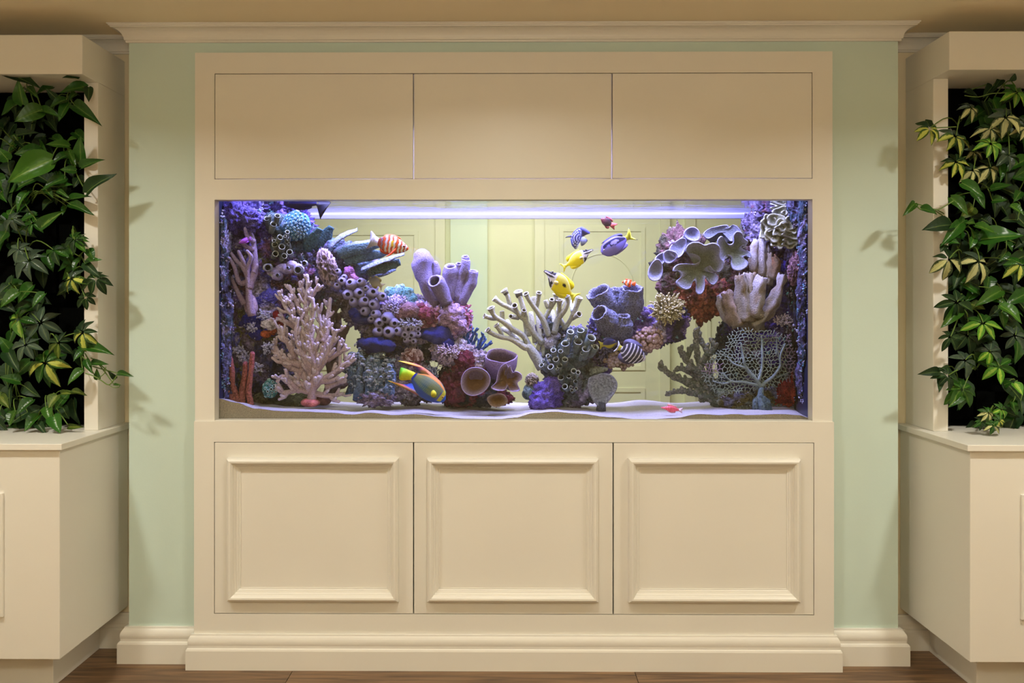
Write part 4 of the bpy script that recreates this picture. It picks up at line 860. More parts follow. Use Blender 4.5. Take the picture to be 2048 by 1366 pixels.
# teal dome with little ring polyps, and the small teal cluster low on the left
def ring_dome(name, label, px, py, rx, ry, Y, n, r, col, seed):
    t = thing(name, label, 'coral', W(px, py + ry, Y)); m = M_(Y)
    MB().blob(W(px, py, Y), (rx * m, .04, ry * m), 4, .1, 30, palette([mix(col, (0, 0, 0), .5), col, mix(col, s(190, 200, 230), .4)], 20, seed), seed).build('dome', ROUGH, t)
    rn = random.Random(seed); mb = MB(); k = 0
    for i in range(n):
        q = sqrt((i + .5) / n) * .97; a = i * 2.39996; h_ = sqrt(max(.02, 1 - q * q)); d = V((q * cos(a), -h_, -q * sin(a)))
        p = W(px + rx * q * cos(a), py + ry * q * sin(a), Y - .042 * h_); R = r * m * rn.uniform(.8, 1.2)
        mb.tube([p - d * R, p, p + d * R * .8], [R * 1.1, R, R * .9], 10, mix(col, s(170, 200, 210), .35), 0, 60, False, (R * .35, R, s(176, 206, 206), s(10, 24, 34)))
    mb.build('ring_polyps', CORAL, t)['kind'] = 'stuff'
ring_dome('star_dome_coral', 'teal dome coral dotted with ring polyps at the top of the left arch', 592, 452, 30, 30, .19, 60, 2.2, s(66, 116, 136), 1)
ring_dome('star_dome_coral', 'small turquoise ring polyp cluster at the foot of the left rock', 540, 778, 15, 18, .17, 16, 3.2, s(80, 150, 150), 2)
# spotted sponge with dark holes
t = thing('spotted_sponge', 'smooth pale sponge with large dark holes beside the tube cluster', 'sponge', W(568, 560, .17)); mb = MB()
pl = palette([s(150, 160, 140), s(180, 186, 166), s(176, 160, 200), s(150, 140, 190)], 14, 2)
for x, y, rx, ry in ((535, 745, 45, 42), (600, 790, 70, 45), (700, 750, 80, 50), (790, 720, 60, 50), (850, 760, 66, 62), (640, 830, 60, 46), (740, 770, 80, 40)):
    q = c1(x, y); mb.blob(W(*q, .16), (rx / 5.12 * M_(.16), .018, ry / 5.12 * M_(.16)), 3, .08, 30, pl, 3)
mb.build('sponge_body', CORAL, t)
for x, y, r in ((540, 745, 30), (848, 768, 32), (638, 822, 16), (742, 745, 11), (912, 700, 22), (868, 690, 10)):
    hb = MB(); axis_tube(hb, *c1(x, y), r / 5.12 * 1.2, .130, (0, -1, .05), .016, s(150, 150, 160), s(150, 146, 170), s(8, 8, 16), 16, 1.2, 1, .14, 0); hb.build('hole', CORAL, t)
# meandering brain coral on the arch, maroon ridge coral, pink ridges on the right
def meander(name, label, px, py, rx, ry, Y, col, groove, freq, seed, rot=0, depth=.035, amp=.16, stretch=(1, 1, 1)):
    t = thing(name, label, 'coral', W(px, py + ry, Y)); m = M_(Y); Rm = Matrix.Rotation(radians(rot), 3, 'Y'); sd = V((seed * 5, seed * 3, seed))
    mb = MB(); vs, fs = ico(5); n0 = len(mb.v); c = W(px, py, Y)
    for u in vs:
        q = V((u.x * stretch[0], u.y * stretch[1], u.z * stretch[2])) * freq
        f = noise.noise(q + sd + V((noise.noise(q * .8), noise.noise(q * .8 + V((5, 0, 0))), noise.noise(q * .8 + V((0, 7, 0))))) * .9)
        rid = max(0, 1 - abs(f) * 5.0); rid = rid * rid * (3 - 2 * rid)
        p = Rm @ V((u.x * rx * m, u.y * depth, u.z * ry * m)); mb.v.append(c + p * (1 - amp + amp * rid)); mb.c.append(mix(groove, col, rid))
    mb.f.extend(fs); mb.build('coral_body', CORAL, t); return t
meander('brain_coral', 'tan lavender meandering brain coral beside the plate corals', 655, 535, 21, 42, .17, s(186, 162, 168), s(70, 54, 60), 3.0, 1, -14, .04, .2)
meander('ridge_coral', 'maroon coral with white wavy ridges under the barrel polyps', 824, 716, 24, 24, .20, s(206, 184, 200), s(96, 50, 54), 2.3, 2, 10, .03, .22)
meander('ridge_coral', 'pinkish folded ridge coral on the upper right rock', 1592, 535, 17, 38, .16, s(172, 130, 142), s(70, 46, 56), 2.6, 3, 8, .03, .26, (1, 1, 2.0))
meander('ridge_coral', 'small tan ridged coral left of the violet dome', 1064, 760, 15, 15, .20, s(186, 172, 156), s(64, 56, 50), 3.2, 4, 0, .025, .28)
MB().blob(W(1060, 785, .20), (16 * M_(.2), .025, 16 * M_(.2)), 3, .25, 30, palette([s(60, 80, 80), s(110, 130, 134)], 14, 3), 3).build('coral_foot', ROUGH, bpy.data.objects['ridge_coral.002'])
# plate corals
t = thing('plate_coral', 'fan of grey green blade-like plates with pale upper faces on the left arch', 'coral', W(680, 530, .22))
def blade(pts, wd, Y0, Y1, col, seed, tilt=(.0, .55, .8), ratio=.30):
    P = []; n = len(pts)
    sp = smooth_path(pts, 5); k = len(sp)
    for i, q in enumerate(sp): P.append(W(*c1(q[0], q[1]), Y0 + (Y1 - Y0) * i / (k - 1)))
    m = M_(Y0) / 5.12; rr = [wd * m * .5 * (.75 + .35 * sin(pi * min(1, (i / (k - 1)) * 1.1))) * (1 if i < k - 2 else .8) for i in range(k)]
    mb = MB(); tn = (P[-1] - P[0]).normalized(); nv = V(tilt); nv = (nv - tn * nv.dot(tn)).normalized()
    def cf(q): return mix(mix(col, (0, 0, 0), .2), col, q)
    mb.tube(P, rr, 16, cf, .5, 45, False, None, (ratio, nv))
    o = mb.build('plate', ROUGH, t)
gt = s(74, 98, 106); gl = s(128, 136, 160)
blade([(930, 570), (990, 470), (1070, 345)], 130, .20, .17, s(62, 92, 96), 1, (.6, -1, .1), .25)
blade([(1020, 560), (1110, 440), (1190, 325)], 105, .23, .21, s(60, 90, 92), 2, (.6, -1, .1), .25)
blade([(1180, 530), (1290, 430), (1455, 355)], 100, .21, .19, gl, 3, (-.3, -.7, .9))
blade([(1220, 570), (1380, 520), (1680, 470)], 110, .22, .20, gl, 4, (-.2, -.6, 1))
blade([(1260, 610), (1420, 560), (1690, 510)], 110, .18, .16, gt, 5, (.1, -1, -.1), .3)
blade([(1330, 690), (1500, 640), (1800, 585)], 95, .19, .17, gt, 6, (.1, -1, -.1), .35)
blade([(1500, 760), (1680, 690), (1935, 605)], 95, .15, .13, gl, 7, (-.2, -.6, 1))
blade([(1560, 800), (1720, 740), (1895, 690)], 105, .17, .15, gt, 8, (.1, -1, .0), .35)
blade([(1600, 830), (1720, 800), (1850, 760)], 75, .19, .17, s(96, 108, 134), 9, (-.1, -.8, .6))
blade([(1450, 730), (1490, 770), (1560, 800)], 130, .20, .18, s(54, 66, 84), 10, (.1, -1, .0), .45)

# -- branching corals
def polyline(cf, pts, Y0, Y1=None):
    Y1 = Y0 if Y1 is None else Y1; sp = smooth_path(pts, 4); k = len(sp)
    return [W(*cf(q[0], q[1]), Y0 + (Y1 - Y0) * i / max(1, k - 1)) for i, q in enumerate(sp)]
def branch_coral(name, label, cf, k, lines, Y, col, tipc, r0, r1, twig=(60, 95), trad=.8, base=None, seed=1, mat=CORAL, bump=0, nz=.12, cat='coral', knobs=0):
    rn = random.Random(seed); b0 = lines[0][0]
    t = thing(name, label, cat, W(*cf(*b0[:2]), Y))
    for li, ln in enumerate(lines):
        Yo = Y + rn.uniform(-.03, .03); P = polyline(cf, ln, Y, Yo); n = len(P); m = M_(Y) / k
        s0 = r0 if li < 2 else (r0 + r1) / 2
        rr = [(s0 + (r1 - s0) * (i / (n - 1)) ** .7) * m * rn.uniform(.92, 1.1) for i in range(n)]
        mb = MB(); mb.tube(P, rr, 9, lambda q: mix(col, tipc, q ** 1.6), nz, 80)
        if twig:
            d_ = 0; sd = 1
            for i in range(2, n - 1):
                d_ += (P[i] - P[i - 1]).length / m
                if d_ > twig[0] * rn.uniform(.7, 1.2):
                    d_ = 0; sd = -sd; tn = (P[i] - P[i - 1]).normalized(); side = V((tn.z, 0, -tn.x)) * sd
                    L_ = twig[1] * rn.uniform(.6, 1.25) * m; dr = (tn * rn.uniform(.5, .9) + side * .8 + V((0, rn.uniform(-.7, .2), .25))).normalized()
                    a = P[i]; mid = a + dr * L_ * .5; e = mid + (dr + V((0, 0, .55)) + tn * .3).normalized() * L_ * .55; rt = rr[i] * trad
                    mb.tube([a, mid, e], [rt, rt * .85, rt * .7], 8, lambda q: mix(col, tipc, .3 + .7 * q), nz, 80)
                    if rn.random() < .7:
                        d2 = (dr + side * -.9 + V((0, -.3, .4))).normalized(); mb.tube([mid, mid + d2 * L_ * .42], [rt * .8, rt * .65], 7, tipc, nz, 80)
        for i in range(1, n if knobs else 0):
            for q in range(knobs):
                dv = V((rn.uniform(-1, 1), rn.uniform(-1, .4), rn.uniform(-1, 1))).normalized(); kr = rr[i] * rn.uniform(.3, .5)
                mb.blob(P[i].lerp(P[i - 1], rn.random()) + dv * rr[i] * .95, (kr, kr, kr), 1, 0, 1, mix(col, tipc, rn.random()), i)
        mb.build('branch', mat, t)
    return t
L11 = [[(990, 990), (1000, 850), (1040, 680), (1000, 560), (960, 380), (930, 180), (930, 0), (950, -180), (940, -300)],
       [(985, 980), (990, 860), (900, 700), (810, 520), (740, 370), (690, 300), (650, 255)],
       [(1000, 900), (850, 870), (720, 900), (640, 860), (620, 825)], [(850, 870), (760, 780), (690, 730), (640, 780)],
       [(1010, 850), (1120, 750), (1230, 690), (1330, 600), (1385, 590)], [(1040, 680), (1130, 560), (1180, 430), (1230, 290), (1250, 265)],
       [(1000, 560), (1050, 380), (1090, 230), (1150, 130), (1180, -60)], [(960, 380), (850, 250), (800, 120), (740, 50), (655, -130)],
       [(930, 180), (850, 0), (760, -190)], [(1000, 900), (1150, 930), (1240, 925), (1310, 910)], [(1130, 850), (1250, 800), (1335, 770)],
       [(900, 700), (780, 640), (760, 600)], [(930, 0), (1010, -120), (1060, -200)], [(880, 620), (700, 560), (590, 470)], [(1150, 560), (1300, 470), (1335, 415)],
       [(980, 700), (960, 600), (880, 480), (830, 330), (850, 140)], [(1020, 620), (1100, 480), (1120, 330), (1080, 180), (1050, 30)], [(950, 640), (1000, 470), (960, 250), (1010, 100), (1000, -60)], [(780, 640), (700, 590), (600, 380)],
       [(1180, 720), (1290, 660), (1380, 520)], [(850, 250), (740, 180), (640, 140)], [(930, -20), (890, -150), (870, -230)], [(990, 760), (930, 560), (900, 400), (880, 250)], [(1010, 740), (1090, 600), (1160, 480), (1200, 330)], [(820, 540), (760, 400), (700, 330), (680, 230)], [(1100, 380), (1150, 280), (1170, 180)], [(800, 120), (790, 0), (720, -80)], [(980, 880), (880, 800), (800, 760), (740, 720)], [(1080, 780), (1180, 780), (1260, 740)]]
branch_coral('branching_coral', 'tall pinkish beige branching coral in the left foreground of the tank', c2, 5.12, L11, .15, s(168, 144, 148), s(206, 192, 204), 50, 19, (50, 98), .82, seed=4)
t = bpy.data.objects['branching_coral']
MB().blob(W(*c2(975, 1000), .15), (100 / 5.12 * M_(.15), .03, 45 / 5.12 * M_(.15)), 3, .12, 24, palette([s(176, 96, 90), s(200, 120, 110)], 12, 2), 1).blob(W(*c2(1120, 960), .20), (80 / 5.12 * M_(.2), .03, 70 / 5.12 * M_(.2)), 3, .15, 24, s(110, 74, 70), 2).build('coral_foot', CORAL, t)
L11b = [[(1150, 960), (1200, 700), (1230, 480), (1260, 300), (1265, 110)], [(1230, 480), (1300, 330), (1290, 240)], [(1200, 700), (1120, 420), (1190, 150)], [(1190, 150), (1240, 20), (1320, -20)], [(1150, 900), (1250, 850), (1290, 800)], [(1200, 560), (1150, 200), (1060, -60)]]  # rear branches of the same coral, shade painted in as darker brown
branch_coral('branching_coral', 'rear branches of the pinkish coral, their shade put into a darker colour', c2, 5.12, L11b, .30, s(84, 66, 60), s(110, 90, 80), 60, 30, (55, 90), .9, seed=6)
L4 = [[(380, 1240), (350, 1050), (340, 880), (300, 760), (210, 660), (150, 580)], [(345, 960), (400, 800), (410, 660), (400, 520), (380, 420), (340, 350)], [(340, 880), (250, 900), (200, 740), (150, 650)], [(300, 1120), (230, 990), (170, 850)],
      [(400, 560), (320, 530), (260, 470)], [(400, 480), (330, 420), (310, 345)], [(345, 900), (330, 760), (370, 640), (330, 575)], [(300, 760), (290, 690), (240, 580)], [(400, 800), (430, 720)]]
branch_coral('staghorn_coral', 'slender lavender staghorn coral near the left end of the tank', c1, 5.12, L4, .13, s(146, 124, 148), s(178, 164, 200), 46, 17, None, seed=7)
MB().blob(W(*c1(370, 1130), .14), (70 / 5.12 * M_(.14), .02, 110 / 5.12 * M_(.14)), 3, .12, 24, palette([s(150, 124, 140), s(180, 156, 180)], 12, 2), 1).build('coral_foot', CORAL, bpy.data.objects['staghorn_coral'])
LB = [[(1250, 520), (1215, 400), (1200, 320), (1230, 210)], [(1220, 420), (1180, 330), (1160, 280)], [(1225, 380), (1300, 240)], [(1210, 330), (1195, 230)], [(1290, 500), (1270, 400), (1300, 300)], [(1310, 510), (1330, 400), (1365, 300)], [(1310, 480), (1400, 420), (1445, 372)], [(1330, 430), (1390, 350)], [(1300, 520), (1360, 490)], [(1230, 260), (1260, 240)], [(1190, 400), (1150, 300)], [(1300, 450), (1340, 340)], [(1260, 480), (1250, 370)]]
branch_coral('spiky_coral', 'small blue spiky branching coral above the purple cups', c4, 5.12, LB, .24, s(34, 62, 110), s(64, 104, 160), 26, 11, (40, 40), .8, seed=8, mat=ROUGH)
LF = [[(970, 1060), (800, 880), (600, 780), (480, 720), (370, 640), (368, 600)], [(900, 950), (700, 900), (600, 880), (440, 905)], [(930, 950), (760, 760), (620, 660), (540, 650)], [(860, 830), (700, 640), (620, 560), (560, 450)], [(620, 560), (690, 420)],
      [(800, 700), (750, 560), (730, 400), (725, 260)], [(760, 640), (840, 490), (770, 360), (740, 260)], [(830, 530), (900, 460), (900, 380)], [(940, 960), (820, 720), (640, 640)], [(900, 900), (760, 800), (600, 760)], [(960, 1000), (850, 960), (780, 980)], [(900, 800), (860, 640), (900, 560)]]
branch_coral('feather_coral', 'dark grey knobbly feathery coral left of the sea fan', c8, 5.12, LF, .24, s(78, 88, 74), s(124, 124, 116), 40, 24, (30, 46), .85, seed=9, mat=ROUGH, nz=.5, knobs=9)
# flared tree sponge
t = thing('tree_sponge', 'pale beige tree-like sponge with flared branch tips at the centre of the tank', 'sponge', W(*c5(640, 900), .22))
LT = [([(640, 900), (560, 770), (500, 690), (460, 690), (330, 610), (200, 580), (110, 540), (75, 510)], 36), ([(230, 580), (200, 510), (165, 462)], 34), ([(520, 720), (450, 580), (330, 500), (240, 430), (150, 370), (110, 285)], 42), ([(165, 395), (110, 390), (45, 368)], 30), ([(230, 410), (225, 320)], 18),
      ([(640, 640), (530, 520), (450, 400), (350, 310), (230, 250), (145, 190)], 34), ([(320, 300), (300, 230), (280, 160), (245, 105)], 42), ([(400, 360), (370, 310), (352, 262)], 32), ([(430, 400), (450, 310)], 26), ([(390, 390), (315, 372)], 24), ([(490, 580), (470, 420), (440, 280), (400, 150), (392, 120)], 50),
      ([(700, 570), (650, 420), (570, 300), (500, 200), (468, 140)], 34), ([(570, 310), (590, 220), (605, 130)], 32), ([(560, 280), (550, 170)], 22), ([(650, 420), (720, 290), (770, 200), (780, 145)], 36), ([(700, 290), (670, 208)], 22), ([(720, 290), (735, 200)], 26), ([(760, 545), (800, 400), (860, 320), (900, 230), (888, 165)], 32), ([(820, 390), (815, 290), (812, 205)], 38),
      ([(860, 505), (930, 400), (980, 290), (1018, 180)], 40), ([(940, 400), (1015, 350)], 34), ([(950, 330), (940, 230)], 30), ([(560, 640), (540, 480), (520, 335)], 26), ([(640, 660), (600, 480), (600, 330)], 24), ([(640, 780), (660, 560), (690, 420), (700, 380)], 26), ([(590, 720), (620, 560), (610, 400)], 26), ([(760, 560), (760, 430), (740, 320)], 24), ([(330, 520), (280, 420)], 24), ([(380, 620), (300, 540), (235, 500)], 26), ([(860, 470), (800, 330), (850, 210)], 24), ([(500, 640), (420, 640), (360, 580)], 22)]
for i, (ln, rt) in enumerate(LT):
    Yo = .22 + (re_.uniform(-.05, .0) if i < 21 else re_.uniform(.03, .07)); P = polyline(c5, ln, .22, Yo); n = len(P); m = M_(.22) / 5.12
    b0 = 60 if i == 0 else 34 if len(ln) > 4 else 22
    rr = [(b0 + (24 - b0) * min(1, 1.6 * j / (n - 1))) * m for j in range(n)]
    for j, q in ((n - 1, 1.0), (n - 2, .86), (n - 3, .68)):
        if 0 < j: rr[j] = max(rr[j], rt * m * q)
    mb = MB(); tc_ = s(168, 166, 142); mb.tube(P, rr, 12, lambda q: mix(s(146, 150, 142), tc_, q * 2), .12, 60, False, (rt * m * .22, rt * m * 1.2, s(190, 186, 170), s(70, 66, 54)))
    mb.build('branch', CORAL, t)
mb = MB()
for x, y, rx, ry in ((600, 780, 70, 60), (720, 640, 90, 80), (640, 850, 60, 70), (780, 580, 60, 40)): mb.blob(W(*c5(x, y), .24), (rx / 5.12 * M_(.24), .03, ry / 5.12 * M_(.24)), 3, .22, 30, palette([s(130, 130, 150), s(170, 168, 190), s(190, 186, 206)], 14, 2), 2)
mb.build('encrusted_base', ROUGH, t)
# tall purple tube sponge
t = thing('tall_tube_sponge', 'tall lavender tube sponge standing on the pink ledge', 'sponge', W(905, 640, .2))
for pts, rr, hol in (([(900, 1130), (800, 960), (760, 840), (748, 700), (742, 640)], [70, 84, 92, 104, 92], False), ([(1000, 1120), (950, 1020), (905, 930), (868, 880)], [66, 74, 82, 78], True), ([(1020, 1060), (1010, 920), (1035, 800), (1035, 735)], [50, 60, 82, 72], True), ([(1040, 1080), (1050, 940), (1060, 860), (1058, 810)], [44, 46, 52, 46], True),
                     ([(1110, 1080), (1130, 900), (1165, 780), (1190, 665)], [60, 58, 54, 44], True), ([(1150, 860), (1185, 720), (1185, 632)], [36, 42, 38], True), ([(1130, 1120), (1200, 960), (1245, 880), (1262, 780)], [64, 60, 66, 48], True), ([(1150, 1050), (1210, 960), (1235, 900)], [46, 48, 42], False), ([(1090, 900), (1110, 780), (1112, 705)], [40, 42, 38], True), ([(880, 900), (885, 780), (872, 705)], [40, 42, 30], False)):
    Yt = .18 if hol and pts[0][0] < 1010 else .22; m = M_(Yt) / 5.12; sp = smooth_path([(*p, r) for p, r in zip(pts, rr)], 3)
    P = [W(*c3(q[0], q[1]), Yt - (.045 if pts[-1][0] == 868 else .016 if hol else 0) * (i / len(sp)) ** 2) for i, q in enumerate(sp)]; R = [q[2] * m for q in sp]
    mb = MB(); pc = s(124, 114, 152); mb.tube(P, R, 18, lambda q: mix(s(108, 96, 124), pc, q), .34, 26, not hol, (R[-1] * .28, R[-1] * 1.3, s(146, 136, 176), s(60, 50, 84)) if hol else None); mb.build('tube', CORAL, t)
# teal leaf corals on the ledge
for i, (px, py, w_) in enumerate(((785, 590, 12), (800, 585, 14), (815, 592, 14), (776, 582, 8), (826, 600, 10), (793, 602, 12))):
    if i == 0: t = thing('teal_leaf_coral', 'pale teal leafy soft coral on the arch left of the tube sponge', 'coral', W(800, 610, .23))
    MB().blob(W(px, py, .23), (w_ * M_(.23), .012, w_ * 1.3 * M_(.23)), 3, .3, 40, palette([s(70, 116, 136), s(104, 156, 164), s(140, 176, 190)], 20, i), i).build('lobe', ROUGH, t)
# red finger sponges
t = thing('finger_sponge', 'cluster of dull red upright finger sponges at the left end of the tank', 'sponge', W(*c2(260, 1000), .12))
for ln in ([(240, 1010), (150, 900), (110, 720), (70, 520)], [(270, 1000), (190, 850), (170, 640), (145, 520)], [(290, 1030), (280, 870), (305, 720), (310, 600)], [(370, 1050), (345, 880), (370, 680), (382, 500)]):
    P = polyline(c2, ln, .13, .12); m = M_(.13) / 5.12; mb = MB(); mb.tube(P, [30 * m * (1.1 - .3 * i / len(P)) for i in range(len(P))], 12, lambda q: mix(s(150, 92, 66), s(170, 92, 100), q), .3, 120); mb.build('finger', ROUGH, t)
# frilly blue grey coral
t = thing('frilly_coral', 'blue grey frilly pillar coral left of the angelfish', 'coral', W(745, 812, .2)); fr_ = random.Random(4); fp = palette([s(60, 84, 104), s(104, 126, 140), s(150, 160, 180)], 16, 5)
core = MB()
for x, y, rx, ry in ((230, 780, 190, 200), (160, 660, 130, 120), (330, 680, 110, 130), (250, 900, 170, 120), (60, 640, 70, 110)): core.blob(W(*c4(x, y), .20), (rx / 5.12 * M_(.2), .03, ry / 5.12 * M_(.2)), 4, .3, 24, palette([s(50, 74, 100), s(80, 104, 122), s(116, 130, 150)], 16, 6), 4, None, .3, 70)
core.build('coral_core', ROUGH, t)
for i, (x, y0, y1, rx) in enumerate(((105, 980, 410, 46), (95, 700, 395, 26), (200, 990, 540, 62), (258, 800, 440, 44), (270, 960, 470, 46), (340, 980, 540, 56), (50, 900, 540, 56), (400, 980, 620, 50), (150, 940, 580, 70), (300, 980, 660, 72), (20, 760, 500, 40), (380, 800, 560, 46), (-15, 720, 540, 34), (230, 900, 620, 60))):
    mb = MB(); Yf = .175 + fr_.uniform(-.02, .03); m = M_(Yf) / 5.12
    P = [W(*c4(x + fr_.uniform(-22, 22), y0 + (y1 - y0) * q), Yf) for q in (0, .15, .3, .45, .6, .75, .9, 1)]
    mb.tube(P, [rx * m * q for q in (1, .9, 1.05, .9, 1, .8, .75, .5)], 20, lambda q: mix(s(76, 98, 126), s(134, 150, 164), q), 1.5, 60, True, None, None, (5, .22), (s(70, 100, 140), 30))
    for k in range(18):
        q = fr_.uniform(.2, 1); p = P[0].lerp(P[-1], q) + V((fr_.uniform(-1, 1) * rx * m, -abs(rx * m) * .8, 0)); r = fr_.uniform(7, 15) * m; sx = fr_.choice((-1, 1))
        mb.tube([p, p + V((sx * r, -r, r * 1.2)), p + V((sx * r * 2.4, -r * .6, r * 1.3)), p + V((sx * r * 2.8, -r * .2, r * .2))], [r, r * .8, r * .7, r * .6], 7, mix(s(128, 146, 166), s(176, 184, 200), fr_.random()), .4, 90)
    mb.build('pillar', ROUGH, t)
MB().blob(W(*c4(270, 960), .17), (200 / 5.12 * M_(.17), .04, 80 / 5.12 * M_(.17)), 5, .3, 26, palette([s(60, 60, 84), s(110, 96, 110), s(140, 128, 150)], 14, 3), 3, None, .35, 80).build('coral_foot', ROUGH, t)

# -- cups, vases and leather corals
def ell(cx, cy, rx, ry, rot=0, wob=0, nw=5, n=20, ph=0):
    c, s_ = cos(radians(rot)), sin(radians(rot)); out = []
    for i in range(n):
        a = 2 * pi * i / n; k = 1 + wob * sin(nw * a + ph); x, y = rx * k * cos(a), ry * k * sin(a); out.append((cx + x * c - y * s_, cy + x * s_ + y * c))
    return out
def flower(mb, cf, outline, center, stem, Y, depth, th, cin, crim, cund, stem_r=.35, ruffle=0.0, back=.03, res=4, dp=1.6):
    """open cup: outline is its rim as seen, center its deepest point, stem the point its underside runs back to"""
    O = smooth_loop(outline, res); N = len(O); C = W(*cf(*center), Y + depth); S_ = W(*cf(*stem), Y + depth + back)
    rm = max(math.hypot(o[0] - center[0], o[1] - center[1]) for o in O); rim = []; rad = []
    for o in O:
        k = math.hypot(o[0] - center[0], o[1] - center[1]) / rm; rad.append(k)
        rim.append(W(*cf(*o), Y + ruffle * (1 - k)))
    rings, cols = [], []
    for t in (.04, .2, .38, .55, .7, .83, .93, .985):
        r = []
        for p in rim:
            q = C.lerp(p, t); q.y = C.y + (p.y - C.y) * t ** dp; r.append(q)
        rings.append(r); cols.append(mix(cin, crim, max(0, (t - .62) / .34) ** 1.3))
    def outw(p): d = p - C; d.y = 0; return d.normalized()
    rings.append([p + V((0, -th * .25, 0)) + outw(p) * th * .1 for p in rim]); cols.append(crim)
    rings.append([p + V((0, th * .15, 0)) + outw(p) * th * .5 for p in rim]); cols.append(crim)
    rings.append([p + V((0, th * .9, 0)) + outw(p) * th * .45 for p in rim]); cols.append(mix(crim, cund, .4))
    for t in (.9, .72, .5, .3):
        r = []
        for p in rim:
            q = S_.lerp(p, max(t, 0) * (1 - stem_r) + stem_r * (.5 + .5 * t)); q.y = S_.y + th + (p.y + th - S_.y) * t ** 1.2 if t > .3 else S_.y + th; r.append(q)
        rings.append(r); cols.append(mix(cund, (0, 0, 0), .1 * (1 - t)))  # underside blackened towards the stem, shade put into the colour
    mb.rings(rings, cols); return mb
# purple cups
t = thing('cup_coral', 'group of four purple cup corals with brown insides at the centre', 'coral', W(975, 815, .18))
gi, gr_, gu = s(104, 72, 44), s(170, 152, 190), s(120, 100, 134)
mb = MB(); m = M_(.22) / 5.12
P = [W(*c4(1530, 760), .22), W(*c4(1535, 690), .22), W(*c4(1540, 610), .215), W(*c4(1545, 520), .20)]
mb.tube([P[0], P[1], P[2], P[3]], [80 * m, 130 * m, 165 * m, 160 * m], 26, lambda q: mix(s(92, 74, 100), s(132, 112, 146), q), .14, 26, False, (9 * m, 150 * m, s(160, 140, 176), s(84, 62, 70)), (1.0, (0, 1, 0)))
o = mb.build('cup', CORAL, t)
# tip the back cup so that its mouth leans to the viewer
for v in o.data.vertices: v.co.y -= max(0, v.co.z - (P[2].z - t.location.z)) * .25
flower(mb := MB(), c4, ell(1282, 782, 152, 138, -35, .03, 3), (1290, 800), (1290, 930), .10, .055, .0035, gi, gr_, gu, .45, 0, .01); mb.build('cup', CORAL, t)
flower(mb := MB(), c4, [(1595, 600), (1622, 640), (1640, 618), (1665, 690), (1700, 680), (1752, 712), (1755, 760), (1712, 800), (1738, 868), (1700, 885), (1640, 880), (1618, 826), (1580, 872), (1500, 872), (1448, 842), (1498, 790), (1512, 716), (1540, 640)], (1590, 760), (1540, 850), .105, .05, .0035, gi, gr_, gu, .4, .02, .01); mb.build('cup', CORAL, t)
flower(mb := MB(), c4, ell(1510, 975, 102, 66, 0, .04, 4), (1510, 965), (1500, 1000), .11, .035, .003, s(120, 88, 52), s(150, 128, 116), gu, .4, .0, .01); mb.build('cup', CORAL, t)
# netted vase sponges
t = thing('vase_sponge', 'group of four blue grey netted vase sponges right of centre', 'sponge', W(*c5(1420, 620), .25))
vc_, vi = s(134, 136, 164), s(96, 94, 134)
for bx_, mx_, body, mouth_r, Yv, lean in (((1530, 470), (1555, 80), (70, 118, 122, 110), 106, .29, 170), ((1385, 430), (1205, 118), (70, 98, 112, 116), 118, .27, 130), ((1440, 560), (1215, 338), (84, 122, 118, 96), 88, .24, 240), ((1470, 610), (1467, 368), (52, 88, 94, 70), 62, .21, 80), ((1380, 300), (1405, 90), (40, 60, 66, 60), 62, .33, 50)):
    m = M_(Yv) / 5.12; a = W(*c5(*bx_), Yv); b = W(*c5(*mx_), Yv - lean * m); sp_ = smooth_path([(i / 6, r_) for i, r_ in enumerate((body[0], body[1] * .98, body[1] * 1.05, body[2], body[2], body[3], mouth_r))], 8); pts = [a.lerp(b, q[0]) for q in sp_]; br = [q[1] for q in sp_]
    mb = MB(); rr = [q * m for q in br]
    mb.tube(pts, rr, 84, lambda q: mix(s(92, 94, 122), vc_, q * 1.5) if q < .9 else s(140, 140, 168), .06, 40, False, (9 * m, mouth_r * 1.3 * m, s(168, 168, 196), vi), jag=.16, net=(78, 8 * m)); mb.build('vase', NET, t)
# leather corals
li, lr, lu = s(104, 110, 100), s(132, 132, 150), s(70, 72, 76)
t = thing('leather_coral', 'large grey leather coral with deeply waved rim at the right of the tank', 'coral', W(*c7(740, 900), .2))
flower(mb := MB(), c7, [(628, 570), (650, 520), (700, 494), (760, 496), (815, 522), (850, 512), (900, 500), (950, 520), (970, 565), (962, 610), (975, 655), (1008, 690), (1000, 745), (960, 785), (905, 775), (862, 730), (835, 745), (850, 785), (905, 800), (945, 830), (940, 880), (900, 915), (856, 885), (838, 840), (812, 850), (815, 920), (800, 985), (762, 1010), (730, 975), (735, 905), (715, 870), (690, 895), (672, 945), (620, 962), (560, 930), (535, 880), (575, 845), (578, 800), (540, 775), (505, 782), (515, 740), (560, 712), (640, 708), (720, 715), (770, 680), (760, 640), (710, 612), (650, 600)], (745, 775), (800, 760), .14, .055, .010, s(98, 102, 82), lr, lu, .35, .05, .03, 3, 1.3); mb.build('waved_disc', CORAL, t)
t = thing('leather_coral', 'smaller waved leather coral right behind the large one', 'coral', W(*c7(1120, 780), .24))
flower(mb := MB(), c7, [(955, 480), (985, 430), (1020, 445), (1040, 490), (1080, 515), (1115, 490), (1115, 420), (1150, 380), (1195, 400), (1215, 450), (1255, 480), (1235, 515), (1190, 520), (1200, 560), (1265, 580), (1285, 640), (1240, 622), (1205, 635), (1255, 680), (1240, 730), (1175, 765), (1115, 755), (1090, 700), (1095, 640), (1060, 615), (1025, 625), (1015, 670), (985, 640), (972, 560)], (1110, 600), (1130, 640), .19, .045, .009, s(98, 104, 84), lr, lu, .35, .045, .03, 3, 1.3); mb.build('waved_disc', CORAL, t)
